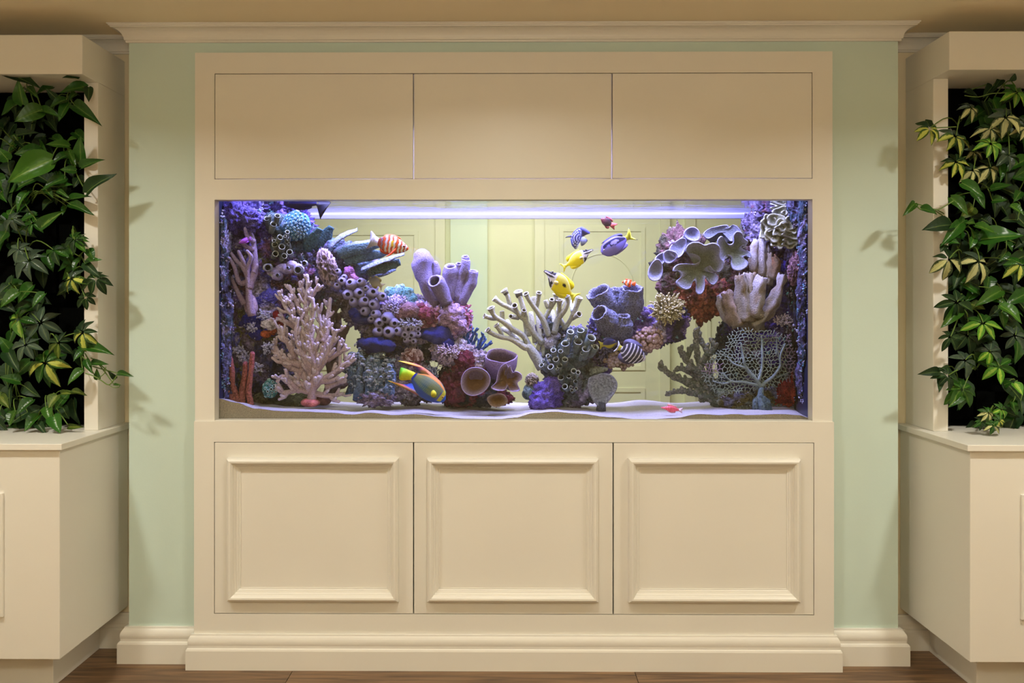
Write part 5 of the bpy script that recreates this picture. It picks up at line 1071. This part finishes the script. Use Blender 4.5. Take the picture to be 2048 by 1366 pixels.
t = thing('leather_coral', 'folded leather coral seen from the side at the top right of the arch', 'coral', W(*c7(950, 520), .3))
flower(mb := MB(), c7, [(815, 385), (870, 345), (950, 325), (1040, 312), (1060, 340), (1100, 308), (1150, 330), (1185, 385), (1150, 430), (1090, 470), (1050, 440), (1030, 385), (960, 385), (900, 425), (850, 445), (818, 425)], (985, 372), (960, 540), .27, .03, .006, s(108, 112, 116), lr, s(92, 96, 104), .5, .03, .02); mb.build('waved_disc', CORAL, t)
t = thing('leather_coral', 'stack of lavender leather coral folds at the left of the large one', 'coral', W(*c7(480, 800), .24))
for oc, ce, st, Yl in ((ell(690, 402, 78, 64, 20, .06, 3), (680, 400), (740, 480), .22), (ell(545, 545, 66, 105, 35, .1, 3), (575, 520), (620, 600), .21), (ell(460, 630, 66, 60, -20, .1, 3, 20, 1), (470, 640), (540, 660), .20), (ell(315, 775, 66, 106, 12, .06, 3), (310, 770), (400, 720), .19), (ell(370, 650, 42, 66, 40, .1, 3), (370, 650), (430, 650), .23), (ell(620, 500, 60, 90, 25, .08, 4), (640, 480), (680, 520), .25)):
    flower(mb := MB(), c7, oc, ce, st, Yl, .02, .007, s(112, 114, 134), s(142, 140, 172), s(86, 86, 104), .45, .02, .04); mb.build('fold', CORAL, t)
t = thing('cabbage_coral', 'olive green folded cabbage coral in the upper right corner of the tank', 'coral', W(*c7(1620, 520), .2)); cb_ = random.Random(6)
for k, (x, y, rx, ry, ro, Yl) in enumerate(((1640, 140, 120, 42, 4, .19), (1590, 175, 70, 45, -20, .18), (1690, 190, 70, 40, 20, .18), (1480, 290, 80, 60, 60, .165), (1450, 360, 56, 90, 10, .17), (1540, 250, 80, 50, -10, .16), (1520, 400, 66, 70, 0, .16), (1590, 330, 46, 90, 25, .15), (1650, 320, 92, 40, -10, .135), (1720, 255, 56, 42, 0, .145), (1700, 330, 70, 44, 30, .14), (1705, 400, 84, 40, 10, .14), (1715, 450, 76, 44, -10, .145), (1690, 500, 62, 36, 0, .15), (1600, 470, 40, 66, 0, .155), (1540, 480, 40, 40, 0, .165))):
    flower(mb := MB(), c7, ell(x, y, rx, ry, ro, .17, cb_.choice((3, 4, 5)), 24, cb_.random() * 6), (x, y - ry * .15), (1610 + (x - 1610) * .6, 330 + (y - 330) * .6), Yl, .02, .010, s(112, 114, 84), s(166, 166, 142), s(96, 98, 80), .45, .03, .03); mb.build('fold', CORAL, t)
# round leaf behind, blue grey
t = thing('ear_sponge', 'rounded blue grey ear sponge behind the upper right corals', 'sponge', W(*c7(1290, 420), .33))
flower(mb := MB(), c7, ell(1290, 330, 62, 80, 10, .05, 3), (1290, 340), (1300, 400), .32, .015, .006, s(100, 116, 124), s(130, 140, 160), s(80, 90, 100), .5, 0, .02); mb.build('lobe', CORAL, t)
# fan sponge in the centre and plank
t = thing('paddle_sponge', 'grey ear-shaped paddle sponge on the sand right of the tube cluster', 'sponge', W(*c5(1250, 1290), .22))
flower(mb := MB(), c5, [(1120, 1020), (1180, 985), (1270, 965), (1345, 985), (1395, 1050), (1390, 1120), (1345, 1190), (1290, 1260), (1230, 1290), (1170, 1240), (1120, 1130)], (1240, 1110), (1200, 1220), .20, .012, .008, s(128, 134, 138), s(140, 144, 156), s(90, 96, 104), .5, 0, .02); mb.build('paddle', ROUGH, t)
MB().tube([W(*c5(1250, 1250), .21), W(*c5(1235, 1330), .21)], [40 / 5.12 * M_(.21), 52 / 5.12 * M_(.21)], 12, s(80, 84, 92), .3, 60).build('stalk', ROUGH, t)
t = thing('plank_coral', 'short grey plank of coral jutting right from the central pillar', 'coral', W(*c5(1150, 960), .25))
MB().tube([W(*c5(x, y), .25 - i * .01) for i, (x, y) in enumerate(((1020, 970), (1110, 950), (1200, 930), (1295, 910)))], [46 * M_(.25) / 5.12, 44 * M_(.25) / 5.12, 38 * M_(.25) / 5.12, 18 * M_(.25) / 5.12], 14, s(128, 134, 126), .6, 50, True, None, (.6, (0, 1, 0))).build('plank_body', ROUGH, t)
# pillar corals on the right
t = thing('pillar_coral', 'group of pale ribbed pillar corals above the sea fan', 'coral', W(*c7(1290, 1330), .24)); i = 0
for ln, rr, Yp, cc in (([(1330, 800), (1325, 620), (1345, 465)], [52, 50, 36], .27, 0), ([(1400, 840), (1405, 600), (1388, 420)], [50, 44, 22], .26, 0), ([(1440, 800), (1450, 600), (1448, 450)], [44, 40, 26], .28, 1), ([(1230, 1290), (1200, 1050), (1182, 830)], [74, 66, 48], .19, 0), ([(1290, 1300), (1280, 1050), (1278, 815)], [66, 58, 46], .20, 1), ([(1330, 1260), (1360, 1030), (1392, 850)], [70, 66, 54], .18, 0),
                       ([(1290, 1340), (1430, 1240), (1540, 1060), (1620, 830)], [70, 62, 54, 40], .20, 0), ([(1460, 920), (1490, 780), (1490, 600)], [44, 44, 24], .25, 1), ([(1500, 860), (1545, 720), (1520, 640)], [40, 46, 30], .24, 2), ([(1180, 1330), (1090, 1160), (1040, 1000)], [84, 70, 48], .21, 3), ([(1100, 1330), (1000, 1180), (960, 1040)], [46, 44, 30], .23, 0), ([(1300, 1400), (1290, 1300), (1290, 1230)], [90, 90, 80], .23, 0)):
    m = M_(Yp) / 5.12; sp = smooth_path([(*p, r) for p, r in zip(ln, rr)], 4); c = (s(160, 154, 154), s(150, 140, 128), s(146, 108, 80), s(154, 136, 132))[cc]
    mb = MB(); mb.tube([W(*c7(q[0], q[1]), Yp) for q in sp], [q[2] * m for q in sp], 18, lambda q: mix(s(126, 116, 96), c, q * 1.6), .6, 38, False, (rr[-1] * m * .35, rr[-1] * m * .8, c, s(90, 66, 46)), None, (4, .16), (s(118, 100, 76), 26), .9); mb.build('pillar', CORAL, t)
# sea fan
t = thing('sea_fan', 'grey green sea fan with a fine net of branches at the lower right', 'coral', W(*c8(1420, 1090), .17))
poly = [(790, 700), (840, 580), (920, 500), (1040, 430), (1060, 340), (1130, 270), (1250, 240), (1350, 270), (1500, 265), (1680, 320), (1690, 430), (1790, 450), (1810, 600), (1740, 740), (1600, 795), (1480, 850), (1420, 830), (1350, 850), (1200, 880), (1000, 930), (920, 890), (870, 820), (800, 760)]
def inside(x, y, P):
    r = False
    for i in range(len(P)):
        (x1, y1), (x2, y2) = P[i - 1], P[i]
        if (y1 > y) != (y2 > y) and x < (x2 - x1) * (y - y1) / (y2 - y1) + x1: r = not r
    return r
fn = random.Random(9); m = M_(.16) / 5.12; cell = 23.0; nodes = {}
def hexnode(i, j):
    if (i, j) not in nodes:
        x = 780 + i * cell * .866; y = 230 + (j * 1.5 + (.25 if (i + j) % 2 else -.25)) * cell
        nodes[(i, j)] = (x + fn.uniform(-8.5, 8.5) + 30 * noise.noise(V((x * .008, y * .008, 4))), y + fn.uniform(-8.5, 8.5) + 30 * noise.noise(V((x * .008, y * .008, 9))))
    return nodes[(i, j)]
def fanY(x, y): return .165 + .02 * ((x - 1380) / 450) ** 2 - .012 * noise.noise(V((x * .006, y * .006, 0)))
grn, prp = s(146, 162, 148), s(152, 132, 152); net = MB()
for i in range(62):
    for j in range(24):
        a = hexnode(i, j)
        for b in ([hexnode(i + 1, j)] + ([hexnode(i, j + 1)] if (i + j) % 2 else [])):
            ia, ib = inside(*a, poly), inside(*b, poly)
            if not (ia or ib) or fn.random() < .04: continue
            c = prp if a[0] > 1650 or (abs(a[1] - 640) < 50 and a[0] < 980) else grn
            net.tube([W(*c8(*a), fanY(*a)), W(*c8(*b), fanY(*b))], [4.5 * m, 4.1 * m], 5, mix(c, (0, 0, 0), fn.random() * .25), 0, 60, False)
net.build('fan_net', CORAL, t)
for ln, r0, r1 in (([(1400, 920), (1385, 830), (1350, 770), (1240, 640), (1210, 520), (1190, 400)], 26, 8), ([(1370, 780), (1405, 640), (1405, 450), (1400, 330)], 18, 8), ([(1400, 830), (1430, 800), (1530, 720), (1590, 620), (1590, 520), (1640, 400)], 22, 8), ([(1370, 825), (1220, 790), (1090, 780), (1000, 700)], 18, 7), ([(1240, 650), (1110, 600), (1050, 530)], 13, 6), ([(1090, 780), (1010, 805), (900, 780)], 12, 6), ([(1560, 740), (1680, 690)], 10, 6), ([(1550, 520), (1555, 400)], 8, 6), ([(1590, 600), (1560, 450), (1550, 340)], 9, 6)):
    sp = smooth_path(ln, 4); n = len(sp); mb = MB(); mb.tube([W(*c8(*q), fanY(*q) - .004) for q in sp], [(r0 + (r1 - r0) * k / (n - 1)) * m for k in range(n)], 9, s(120, 134, 128), .3, 80); mb.build('fan_branch', CORAL, t)
mb = MB()
mb.tube([W(*c8(x, y), .16) for x, y in ((1425, 1085), (1400, 1000), (1385, 930), (1395, 860))], [60 * m, 42 * m, 30 * m, 26 * m], 12, s(100, 120, 124), .3, 50).tube([W(*c8(x, y), .15) for x, y in ((1470, 1080), (1450, 990), (1400, 930))], [44 * m, 36 * m, 20 * m], 12, s(74, 92, 92), .3, 50).tube([W(*c8(x, y), .17) for x, y in ((1340, 1080), (1340, 980), (1390, 920))], [40 * m, 32 * m, 20 * m], 12, s(96, 114, 118), .3, 50)
mb.build('fan_stalk', ROUGH, t)
# solid turquoise streak standing in for a reflection in the glass
t = thing('reflection_streak', 'upright turquoise streak standing in for a glass reflection at the right end', 'reflection', W(1611, 640, .1))
MB().tube([W(1611, 650, .1), W(1611, 536, .1)], [.004, .004], 10, s(110, 180, 190), 0, 60, False).build('streak_body', CORAL, t)
# overflow comb at the top left
t = thing('overflow_box', 'dark slotted overflow box in the top left corner of the tank', 'filter box', W(470, 410, .2))
ov = MB(); p0, p1_ = W(444, 398, .17), W(518, 409, .17); ov.box(p0.x, p1_.x, .17, .24, p1_.z, p0.z + .03); ov.build('box_body', DARKBOX, t, False)
for k in range(13):
    x = p0.x + (p1_.x - p0.x) * (k + .5) / 13; MB().box(x - .003, x + .003, .164, .1695, p1_.z, p0.z + .03).build('slat', DARKBOX, t, False)
# ------------------------------------------------------------------ fish
SKIN = vcmat('fish_skin', .55, .15, 500, .001, var=(.9, 1.1), spec=.15)
FIN = vcmat('fish_fin', .55, .2, 300, .001, var=(.85, 1.12), spec=.2)
EYE_ = vcmat('fish_eye', .1, 0, 100, .001, var=(1, 1), spec=.7)
def fish(name, label, head, tail, Y, Ht, th, top, bot, col, fins, eye, flip=1, yaw=0, cat='fish', eyec=(s(220, 200, 120), s(5, 5, 8)), group='fish in the tank', nv=48, nu=64):
    """head/tail: pixels of the snout and the tail root; Ht: full height in px at profile 1; top/bot: profile lists tail->snout;
    col(u, v): skin colour, u 0 at the tail root .. 1 at the snout, v -1 belly .. 1 back; fins: (name, [(u, v)...], colour or f(u, v), side)"""
    A, B = W(*tail, Y), W(*head, Y); x = (B - A); L = x.length; x = x.normalized()
    up = V((-x.z, 0, x.x)) * (1 if x.x >= 0 else -1) * flip
    if yaw:
        L = L / cos(radians(yaw)); x = (x * cos(radians(yaw)) + V((0, -1, 0)) * sin(radians(yaw))).normalized(); A = A.lerp(B, .5) - x * L * .5
    sd = x.cross(up).normalized()
    if sd.y > 0: sd = -sd                    # the side that the photograph sees
    h = Ht * M_(Y) / 2
    t = thing(name, label, cat, A.lerp(A + x * L, .5), group)
    def P(u, v, w_=0): return A + x * (u * L) + up * (v * h) + sd * w_
    mb = MB(); rings, cols = [], []
    for i in range(nu + 1):
        u = i / nu; a, b = lerp_list(top, u), -lerp_list(bot, u); c, hh = (a + b) / 2, (a - b) / 2
        tk = th * M_(Y) / 2 * (sin(pi * min(1, .06 + u * .92)) ** .55) * (.35 + .65 * min(1, u * 2.2)) * (1 if u < .97 else .8)
        r, cc = [], []
        for j in range(nv):
            q = 2 * pi * j / nv; v = c + hh * sin(q); r.append(P(u, v, tk * cos(q) * (1 if abs(cos(q)) < .95 else 1)))
            cc.append(col(u, sin(q)))
        rings.append(r); cols.append(cc)
    mb.rings(rings, cols); mb.build('body', SKIN, t)
    for fd in fins:
        fn_, out, fc = fd[:3]; off = fd[3] if len(fd) > 3 else 0; n = len(out); ft = .0008
        f = MB(); off_ = off * th * M_(Y) / 2
        O = smooth_loop(out, 3) if len(out) > 3 else out; n = len(O); cu = sum(q[0] for q in O) / n; cv = sum(q[1] for q in O) / n
        rr = []
        for k, w_ in ((1, -ft), (1, ft)): rr.append([P(cu + (q[0] - cu) * k, cv + (q[1] - cv) * k, off_ + w_) for q in O])
        cl_ = [fc(*q) if callable(fc) else fc for q in O]
        f.rings(rr, [cl_, cl_])
        o = f.build(fn_, FIN, t)
    if eye:
        u, v, r = eye; hw = th * M_(Y) / 2 * .62; er = r * M_(Y)
        for w_ in (1, -1):
            e = MB(); e.blob(P(u, v, hw * w_), (er, er, er), 2, 0, 1, lambda q, n_, d, w_=w_: eyec[1] if (n_.dot(sd * w_) > .72) else eyec[0]); e.build('eye', EYE_, t)
    return t
def bands(u, lst, base):
    for a, b, c in lst:
        if a <= u < b: return c
    return base
O_, Wh, Dk = s(214, 84, 28), s(226, 220, 216), s(36, 18, 22)
# harlequin tusk
def tusk(u, v):
    k = u + .05 * v * (.6 - u) + .01 * sin(v * 9)
    c = O_
    for i, (a, b) in enumerate(((.10, .15), (.24, .31), (.38, .45), (.51, .58), (.67, .73), (.79, .85), (.90, .94))):
        if a < k < b: c = mix(s(120, 80, 90), Wh, min(1, u * 2.4) * (1 if v < .5 else .75))
        elif abs(k - a) < .012 or abs(k - b) < .012: c = s(110, 40, 30)
    if .44 < k < .52 and -.25 < v < .45: c = s(240, 196, 40)
    if k < .2: c = mix(c, s(60, 20, 40), .75 - k * 2)
    return c
fish('tusk_fish', 'orange and white banded tuskfish in front of the plate corals', (817, 497), (756, 484), .10, 38, 15, [.36, .62, .86, .98, 1, .92, .78, .58, .36, .08], [.34, .6, .82, .92, .92, .88, .8, .66, .5, .14], tusk,
     [('tail_fin', [(.02, .36), (-.1, .55), (-.29, 1.0), (-.27, .2), (-.27, -.3), (-.33, -.98), (-.1, -.5), (.02, -.34)], lambda u, v: mix(s(120, 120, 140), s(216, 210, 216), min(1, abs(u + .3) * 4))),
      ('dorsal_fin', [(.12, .6), (.2, .95), (.4, 1.1), (.6, 1.02), (.72, .75), (.6, .7), (.4, .85), (.2, .6)], s(196, 90, 24)), ('anal_fin', [(.1, -.5), (.14, -.95), (.3, -1.1), (.45, -.95), (.4, -.7), (.2, -.6)], s(190, 60, 24)),
      ('pectoral_fin', [(.62, -.3), (.52, -.7), (.42, -1.15), (.36, -1.35), (.46, -1.2), (.58, -.85)], s(224, 70, 20), 1.15)], (.86, .12, 2.6), eyec=(s(210, 70, 30), s(16, 8, 8)))
# queen angelfish
def queen(u, v):
    c = mix(s(58, 104, 130), s(116, 134, 96), .5 + .7 * noise.noise(V((u * 4, v * 2, 0))) + .3 * v)
    c = mix(c, s(164, 158, 66), max(0, min(1, (v - .0) * .7)) * (1 - u) * .8)
    if (int(u * 22 + v * 5 + 40) + int(u * 22 - v * 5 + 40)) % 2: c = mix(c, s(150, 160, 120), .35)
    if v < -.5: c = mix(c, s(16, 64, 170), .8)
    if v > .86: c = s(206, 130, 60)
    if u < .05: c = s(30, 50, 170)
    if u > .84: c = mix(s(190, 186, 50), s(120, 140, 80), (u - .84) * 3)
    if u > .93 or (u > .8 and v < -.62): c = s(30, 84, 180)
    if .80 < u < .83 and v < .6: c = s(70, 80, 190)
    return c
fish('queen_angelfish', 'blue green angelfish with yellow tail and long fins swimming above the sand', (889, 802), (826, 752), .08, 48, 15, [.3, .55, .78, .93, 1, 1, .96, .84, .62, .16], [.3, .54, .78, .92, .96, .94, .86, .72, .5, .14], queen,
     [('tail_fin', [(.05, .3), (-.117, .24), (-.357, -.04), (-.34, -.3), (-.295, -.57), (-.19, -.94), (.0, -.42), (.06, -.28)], lambda u, v: s(244, 226, 20) if u > -.24 else s(110, 200, 40)),
      ('dorsal_fin', [(.92, .5), (.7, 1.0), (.4, 1.12), (.1, 1.12), (-.12, .96), (-.35, .6), (-.54, .18), (-.34, .44), (-.13, .68), (.0, .6), (.1, .5), (.4, .7)], lambda u, v: s(226, 206, 50) if u < -.36 else (s(226, 116, 60) if v > 1.0 or u < -.16 else (s(26, 44, 160) if u < .1 else s(86, 124, 110)))),
      ('anal_fin', [(.7, -.7), (.45, -1.0), (.2, -1.14), (-.05, -1.34), (-.25, -1.5), (-.42, -1.6), (-.25, -1.36), (-.08, -1.1), (.02, -.8), (.1, -.5), (.3, -.5)], lambda u, v: s(226, 196, 50) if u < -.3 else (s(206, 90, 60) if v < -1.05 else (s(26, 44, 160) if u < .1 else s(36, 104, 130)))),
      ('pectoral_fin', [(.76, -.1), (.72, .15), (.62, .2), (.6, -.05), (.66, -.3), (.73, -.3)], s(206, 196, 40), 1.1)], (.90, .2, 2.0), eyec=(s(220, 150, 40), s(6, 6, 10)))
# foxfaces
def fox(k):
    def f(u, v):
        y_ = mix(s(246, 228, 16), s(222, 216, 140), max(0, v) * .8 * k)
        c = y_
        if u > .58 + .06 * v: c = s(224, 220, 226)
        if .68 < u + .22 * v < .80 and v < .25: c = s(16, 14, 24)
        if u < .66 and u > .58 and v < -.5: c = s(16, 14, 24)
        if v < -.72 and .55 < u < .78: c = s(16, 14, 24)
        if u > .68 and v > .42 - (u - .68) * .4: c = s(16, 14, 28)
        if u > .97: c = s(20, 18, 28)
        if k > .9 and (u - .3) ** 2 * 36 + (v - .25) ** 2 * 6 < .16: c = s(10, 10, 10)
        return c
    return f
ft = [.16, .34, .62, .82, .96, 1, .98, .86, .62, .42, .3, .16]; fb = [.16, .36, .62, .82, .94, 1, .94, .76, .46, .2, .1, .1]; yl = s(246, 228, 20)
ff = [('tail_fin', [(.04, .16), (-.06, .25), (-.2, .75), (-.15, .1), (-.15, -.1), (-.22, -.7), (-.06, -.25), (.04, -.16)], s(240, 228, 60)), ('dorsal_fin', [(.08, .3), (.06, .75), (.14, 1.05), (.3, 1.12), (.55, 1.12), (.6, .98), (.4, .85), (.2, .55)], yl), ('anal_fin', [(.08, -.3), (.06, -.7), (.14, -1.02), (.3, -1.1), (.42, -1.0), (.3, -.8), (.15, -.5)], yl), ('pectoral_fin', [(.6, -.1), (.52, .1), (.46, -.05), (.48, -.3), (.56, -.3)], s(226, 206, 120), 1.1)]
fish('foxface_fish', 'larger yellow foxface with black spot and black and white head, nose up', (1088, 542), (1142, 588), .09, 38, 11, ft, fb, fox(1), ff, (.8, .5, 2), flip=1, eyec=(s(30, 28, 30), s(4, 4, 6)), group='yellow foxface fish')
fish('foxface_fish', 'smaller pale yellow foxface swimming up to the right', (1186, 500), (1134, 530), .14, 28, 9, ft, fb, fox(.8), ff, (.8, .5, 1.6), eyec=(s(30, 28, 30), s(4, 4, 6)), group='yellow foxface fish')
# young angelfish with curved white lines
def koran(u, v):
    r = sqrt((u * 19) ** 2 + (v * 20) ** 2); k = (r / 4.4 + .15 * sin(u * 6)) % 1
    c = s(34, 32, 92)
    if k < .26: c = s(190, 196, 226)
    elif k < .4: c = s(66, 70, 156)
    if r > 21: c = s(50, 54, 130)
    return c
fish('ring_angelfish', 'small navy angelfish with curved white stripes turning away', (1143, 473), (1162, 478.6), .16, 40, 12, [.22, .66, .98, 1.08, 1.08, 1.0, .84, .62, .3], [.24, .6, .86, .96, .98, .92, .8, .6, .3], koran,
     [('tail_fin', [(.06, .22), (-.2, .3), (-.66, .1), (-.6, -.2), (-.42, -.5), (-.2, -.62), (-.02, -.25)], lambda u, v: s(24, 24, 48) if int((abs(u) * 11)) % 2 else s(120, 126, 156)), ('dorsal_fin', [(.0, .2), (-.35, .55), (-.70, .82), (-.5, 1.0), (-.1, 1.16), (.35, 1.2), (.5, .9), (.2, .7)], koran), ('anal_fin', [(.05, -.3), (.1, -.9), (.26, -1.1), (.5, -.95), (.3, -.6)], koran), ('pectoral_fin', [(.95, -.1), (1.25, -.2), (1.62, -.34), (1.3, -.02), (1.05, .05)], s(40, 42, 56), 1.2)], (.86, .2, 1.3))
# lavender tang
def tang(u, v):
    c = mix(s(112, 104, 196), s(140, 130, 210), .5 + .5 * v); nv_ = s(20, 22, 66)
    lo = -.02 if u < .45 else -.02 + (u - .45) * .9
    if lo < v < .78 and .02 < u < .86: c = nv_
    if ((u - .42) / .17) ** 2 + ((v - .34) / .22) ** 2 < 1: c = s(150, 142, 214)
    if u > .62 and ((u - .66) / .12) ** 2 + ((v - .05) / .4) ** 2 < 1: c = s(130, 122, 204)
    if v > .93 or v < -.95: c = nv_
    return c
fish('blue_tang', 'lavender surgeonfish with navy markings and a yellow tail, head down to the left', (1203, 506), (1252, 477), .12, 34, 11, [.2, .5, .78, .94, 1, 1, .98, .9, .7, .2], [.2, .5, .72, .88, .96, 1, .98, .9, .7, .2], tang,
     [('tail_fin', [(.06, .22), (-.1, .35), (-.28, .95), (-.24, .3), (-.2, -.2), (-.34, -.85), (-.1, -.35), (.06, -.22)], lambda u, v: s(216, 216, 60) if abs(v) < .6 else s(20, 26, 40)), ('dorsal_fin', [(.08, .4), (.06, .8), (.3, 1.1), (.6, 1.12), (.85, .95), (.6, .9), (.3, .8)], s(36, 34, 84)), ('anal_fin', [(.08, -.4), (.06, -.8), (.3, -1.05), (.6, -1.1), (.6, -.9), (.3, -.75)], s(120, 110, 190))], (.88, .15, 1.6))
# dark red damsel
fish('damselfish', 'tiny dark red fish just below the water surface', (1202, 438), (1222, 449), .2, 17, 8, [.4, .7, .95, 1, .95, .8, .5, .15], [.4, .7, .95, 1, .95, .8, .5, .15], lambda u, v: mix(s(40, 16, 30), s(96, 28, 34), max(0, u - .4) * 1.4),
     [('tail_fin', [(.06, .4), (-.2, .7), (-.5, .8), (-.35, 0), (-.5, -.7), (-.2, -.6), (.06, -.4)], s(160, 64, 50)), ('dorsal_fin', [(.05, .6), (.0, 1.0), (.3, 1.3), (.7, 1.15), (.7, .9), (.3, .9)], s(120, 40, 40)), ('anal_fin', [(.05, -.6), (.0, -1.1), (.2, -1.35), (.45, -1.0), (.3, -.8)], s(130, 48, 40))], (.8, .3, 1.2))
# clownfish
def clown(u, v):
    c = s(232, 90, 30)
    for a, b in ((.0, .1), (.36, .5), (.72, .84)):
        if a < u + .04 * v < b: c = Wh
        elif abs(u - a) < .02 or abs(u - b) < .02: c = s(40, 16, 12)
    return c
fish('clownfish', 'orange and white clownfish hovering above the vase sponges', (1244, 564), (1264, 567), .19, 12, 6, [.4, .7, .95, 1, .95, .8, .5, .15], [.4, .7, .95, 1, .95, .8, .5, .15], clown,
     [('tail_fin', [(.06, .4), (-.1, .6), (-.3, .8), (-.36, 0), (-.3, -.8), (-.1, -.6), (.06, -.4)], s(226, 96, 40)), ('dorsal_fin', [(.1, .7), (.1, 1.2), (.4, 1.2), (.5, 1.35), (.75, 1.1), (.5, .85)], s(226, 84, 30)), ('anal_fin', [(.1, -.7), (.12, -1.2), (.3, -1.4), (.45, -1.0), (.3, -.85)], s(226, 84, 30)), ('pectoral_fin', [(.66, -.1), (.6, -.8), (.5, -1.3), (.5, -.5)], s(236, 120, 50), 1.2)], (.88, .25, 1))
# striped sailfin tang
def sail(u, v):
    k = u * 7.0 + .5 * v * v - .3 * v; c = s(52, 50, 66)
    if (k % 1) < .30: c = s(206, 204, 220)
    if u > .93: c = s(206, 200, 212)
    return c
fish('sailfin_tang', 'dark grey and white striped tang in front of the bubble corals', (1290, 719), (1242, 697), .12, 40, 9, [.2, .6, .9, 1, 1, .95, .86, .72, .5, .15], [.2, .6, .86, .98, 1, .96, .86, .7, .46, .15], sail,
     [('tail_fin', [(.06, .2), (-.08, .3), (-.22, .6), (-.14, 0), (-.22, -.6), (-.08, -.3), (.06, -.2)], lambda u, v: s(206, 200, 70) if u > -.1 else s(196, 200, 220)), ('dorsal_fin', [(.06, .4), (.0, .9), (.2, 1.3), (.5, 1.3), (.75, 1.0), (.5, .9)], lambda u, v: s(70, 66, 90)), ('anal_fin', [(.06, -.4), (.02, -.9), (.2, -1.2), (.5, -1.15), (.5, -.9), (.3, -.8)], s(66, 62, 84))], (.84, .2, 1.6))
# others
simple_t, simple_b = [.3, .6, .9, 1, .95, .8, .55, .2], [.3, .6, .9, 1, .95, .8, .5, .2]
sf = lambda c, d=None: [('tail_fin', [(.06, .3), (-.1, .5), (-.3, .9), (-.22, 0), (-.3, -.9), (-.1, -.5), (.06, -.3)], d or c), ('dorsal_fin', [(.1, .5), (.1, 1.1), (.4, 1.25), (.75, 1.05), (.5, .85)], c), ('anal_fin', [(.1, -.5), (.1, -1.1), (.3, -1.25), (.55, -1.0), (.4, -.8)], c)]
fish('small_wrasse', 'dark blue fish with a yellow belly behind the tail of the striped tang', (1233, 684), (1206, 689), .15, 20, 7, simple_t, simple_b, lambda u, v: s(30, 32, 74) if v > -.3 else s(150, 140, 40), sf(s(60, 60, 80), s(160, 150, 50)), (.85, .25, 1.3))
fish('grey_damselfish', 'grey and yellow fish sheltering under the plate corals', (737, 555), (760, 570), .16, 19, 8, simple_t, simple_b, lambda u, v: mix(s(150, 146, 130), s(64, 60, 70), min(1, max(0, u + .4 * v))), sf(s(150, 140, 90), s(180, 170, 150)), (.85, .25, 1.3))
fish('violet_fish', 'small bright violet fish in front of the staghorn coral', (478, 486), (497, 479), .09, 9, 5, simple_t, simple_b, lambda u, v: mix(s(140, 60, 200), s(190, 110, 230), .5 + .5 * v), sf(s(170, 90, 220)), (.86, .2, .8))
fish('violet_fish', 'tiny pale lilac fish beside the leather coral folds', (1350, 484), (1342, 486), .15, 9, 4, simple_t, simple_b, lambda u, v: s(170, 160, 216), [('tail_fin', [(.06, .3), (-.3, .8), (-.6, 1.2), (-.4, 0), (-.6, -1.2), (-.3, -.8), (.06, -.3)], s(170, 160, 216)), ('dorsal_fin', [(.1, .5), (.1, 1.1), (.4, 1.25), (.75, 1.05), (.5, .85)], s(160, 150, 210))], (.86, .2, .7))
fish('red_hawkfish', 'red and pink striped fish resting on the sand at the right', (1322, 815), (1358, 820), .10, 12, 7, [.35, .6, .85, 1, .9, .6, .3, .12], [.35, .55, .8, 1, .9, .6, .3, .12], lambda u, v: s(226, 60, 80) if int(u * 22) % 2 else s(240, 130, 140),
     [('tail_fin', [(.06, .3), (-.06, .6), (-.2, .9), (-.16, 0), (-.2, -.9), (-.06, -.6), (.06, -.3)], s(220, 190, 190)), ('dorsal_fin', [(.15, .6), (.15, 1.1), (.35, 1.3), (.6, 1.6), (.68, 1.0), (.4, .8)], s(214, 150, 140)), ('anal_fin', [(.2, -.6), (.2, -1.1), (.4, -1.3), (.6, -1.1), (.4, -.8)], s(220, 140, 140))], (.78, .25, .9))
fish('black_tailed_fish', 'large dark fish with a triangular black tail at the water surface', (568, 407), (633, 408), .10, 20, 12, [.3, .45, .6, .75, .9, 1, 1, .9, .7, .4], [.3, .45, .6, .75, .9, 1, 1, .9, .7, .3], lambda u, v: mix(s(24, 22, 60), s(64, 60, 130), max(0, v) * .6),
     [('tail_fin', [(.02, -.2), (-.02, -.6), (-.09, -2.3), (-.125, -3.0), (-.18, -2.4), (-.38, -.2), (-.47, .42), (-.40, .36), (-.1, .25)], s(12, 12, 34)), ('dorsal_fin', [(.2, .5), (.2, .95), (.5, 1.15), (.8, 1.05), (.6, .9)], s(30, 28, 70)), ('anal_fin', [(.15, -.5), (.2, -1.0), (.5, -1.3), (.7, -1.0), (.5, -.9)], s(30, 28, 70))], (.86, .2, 1.4))
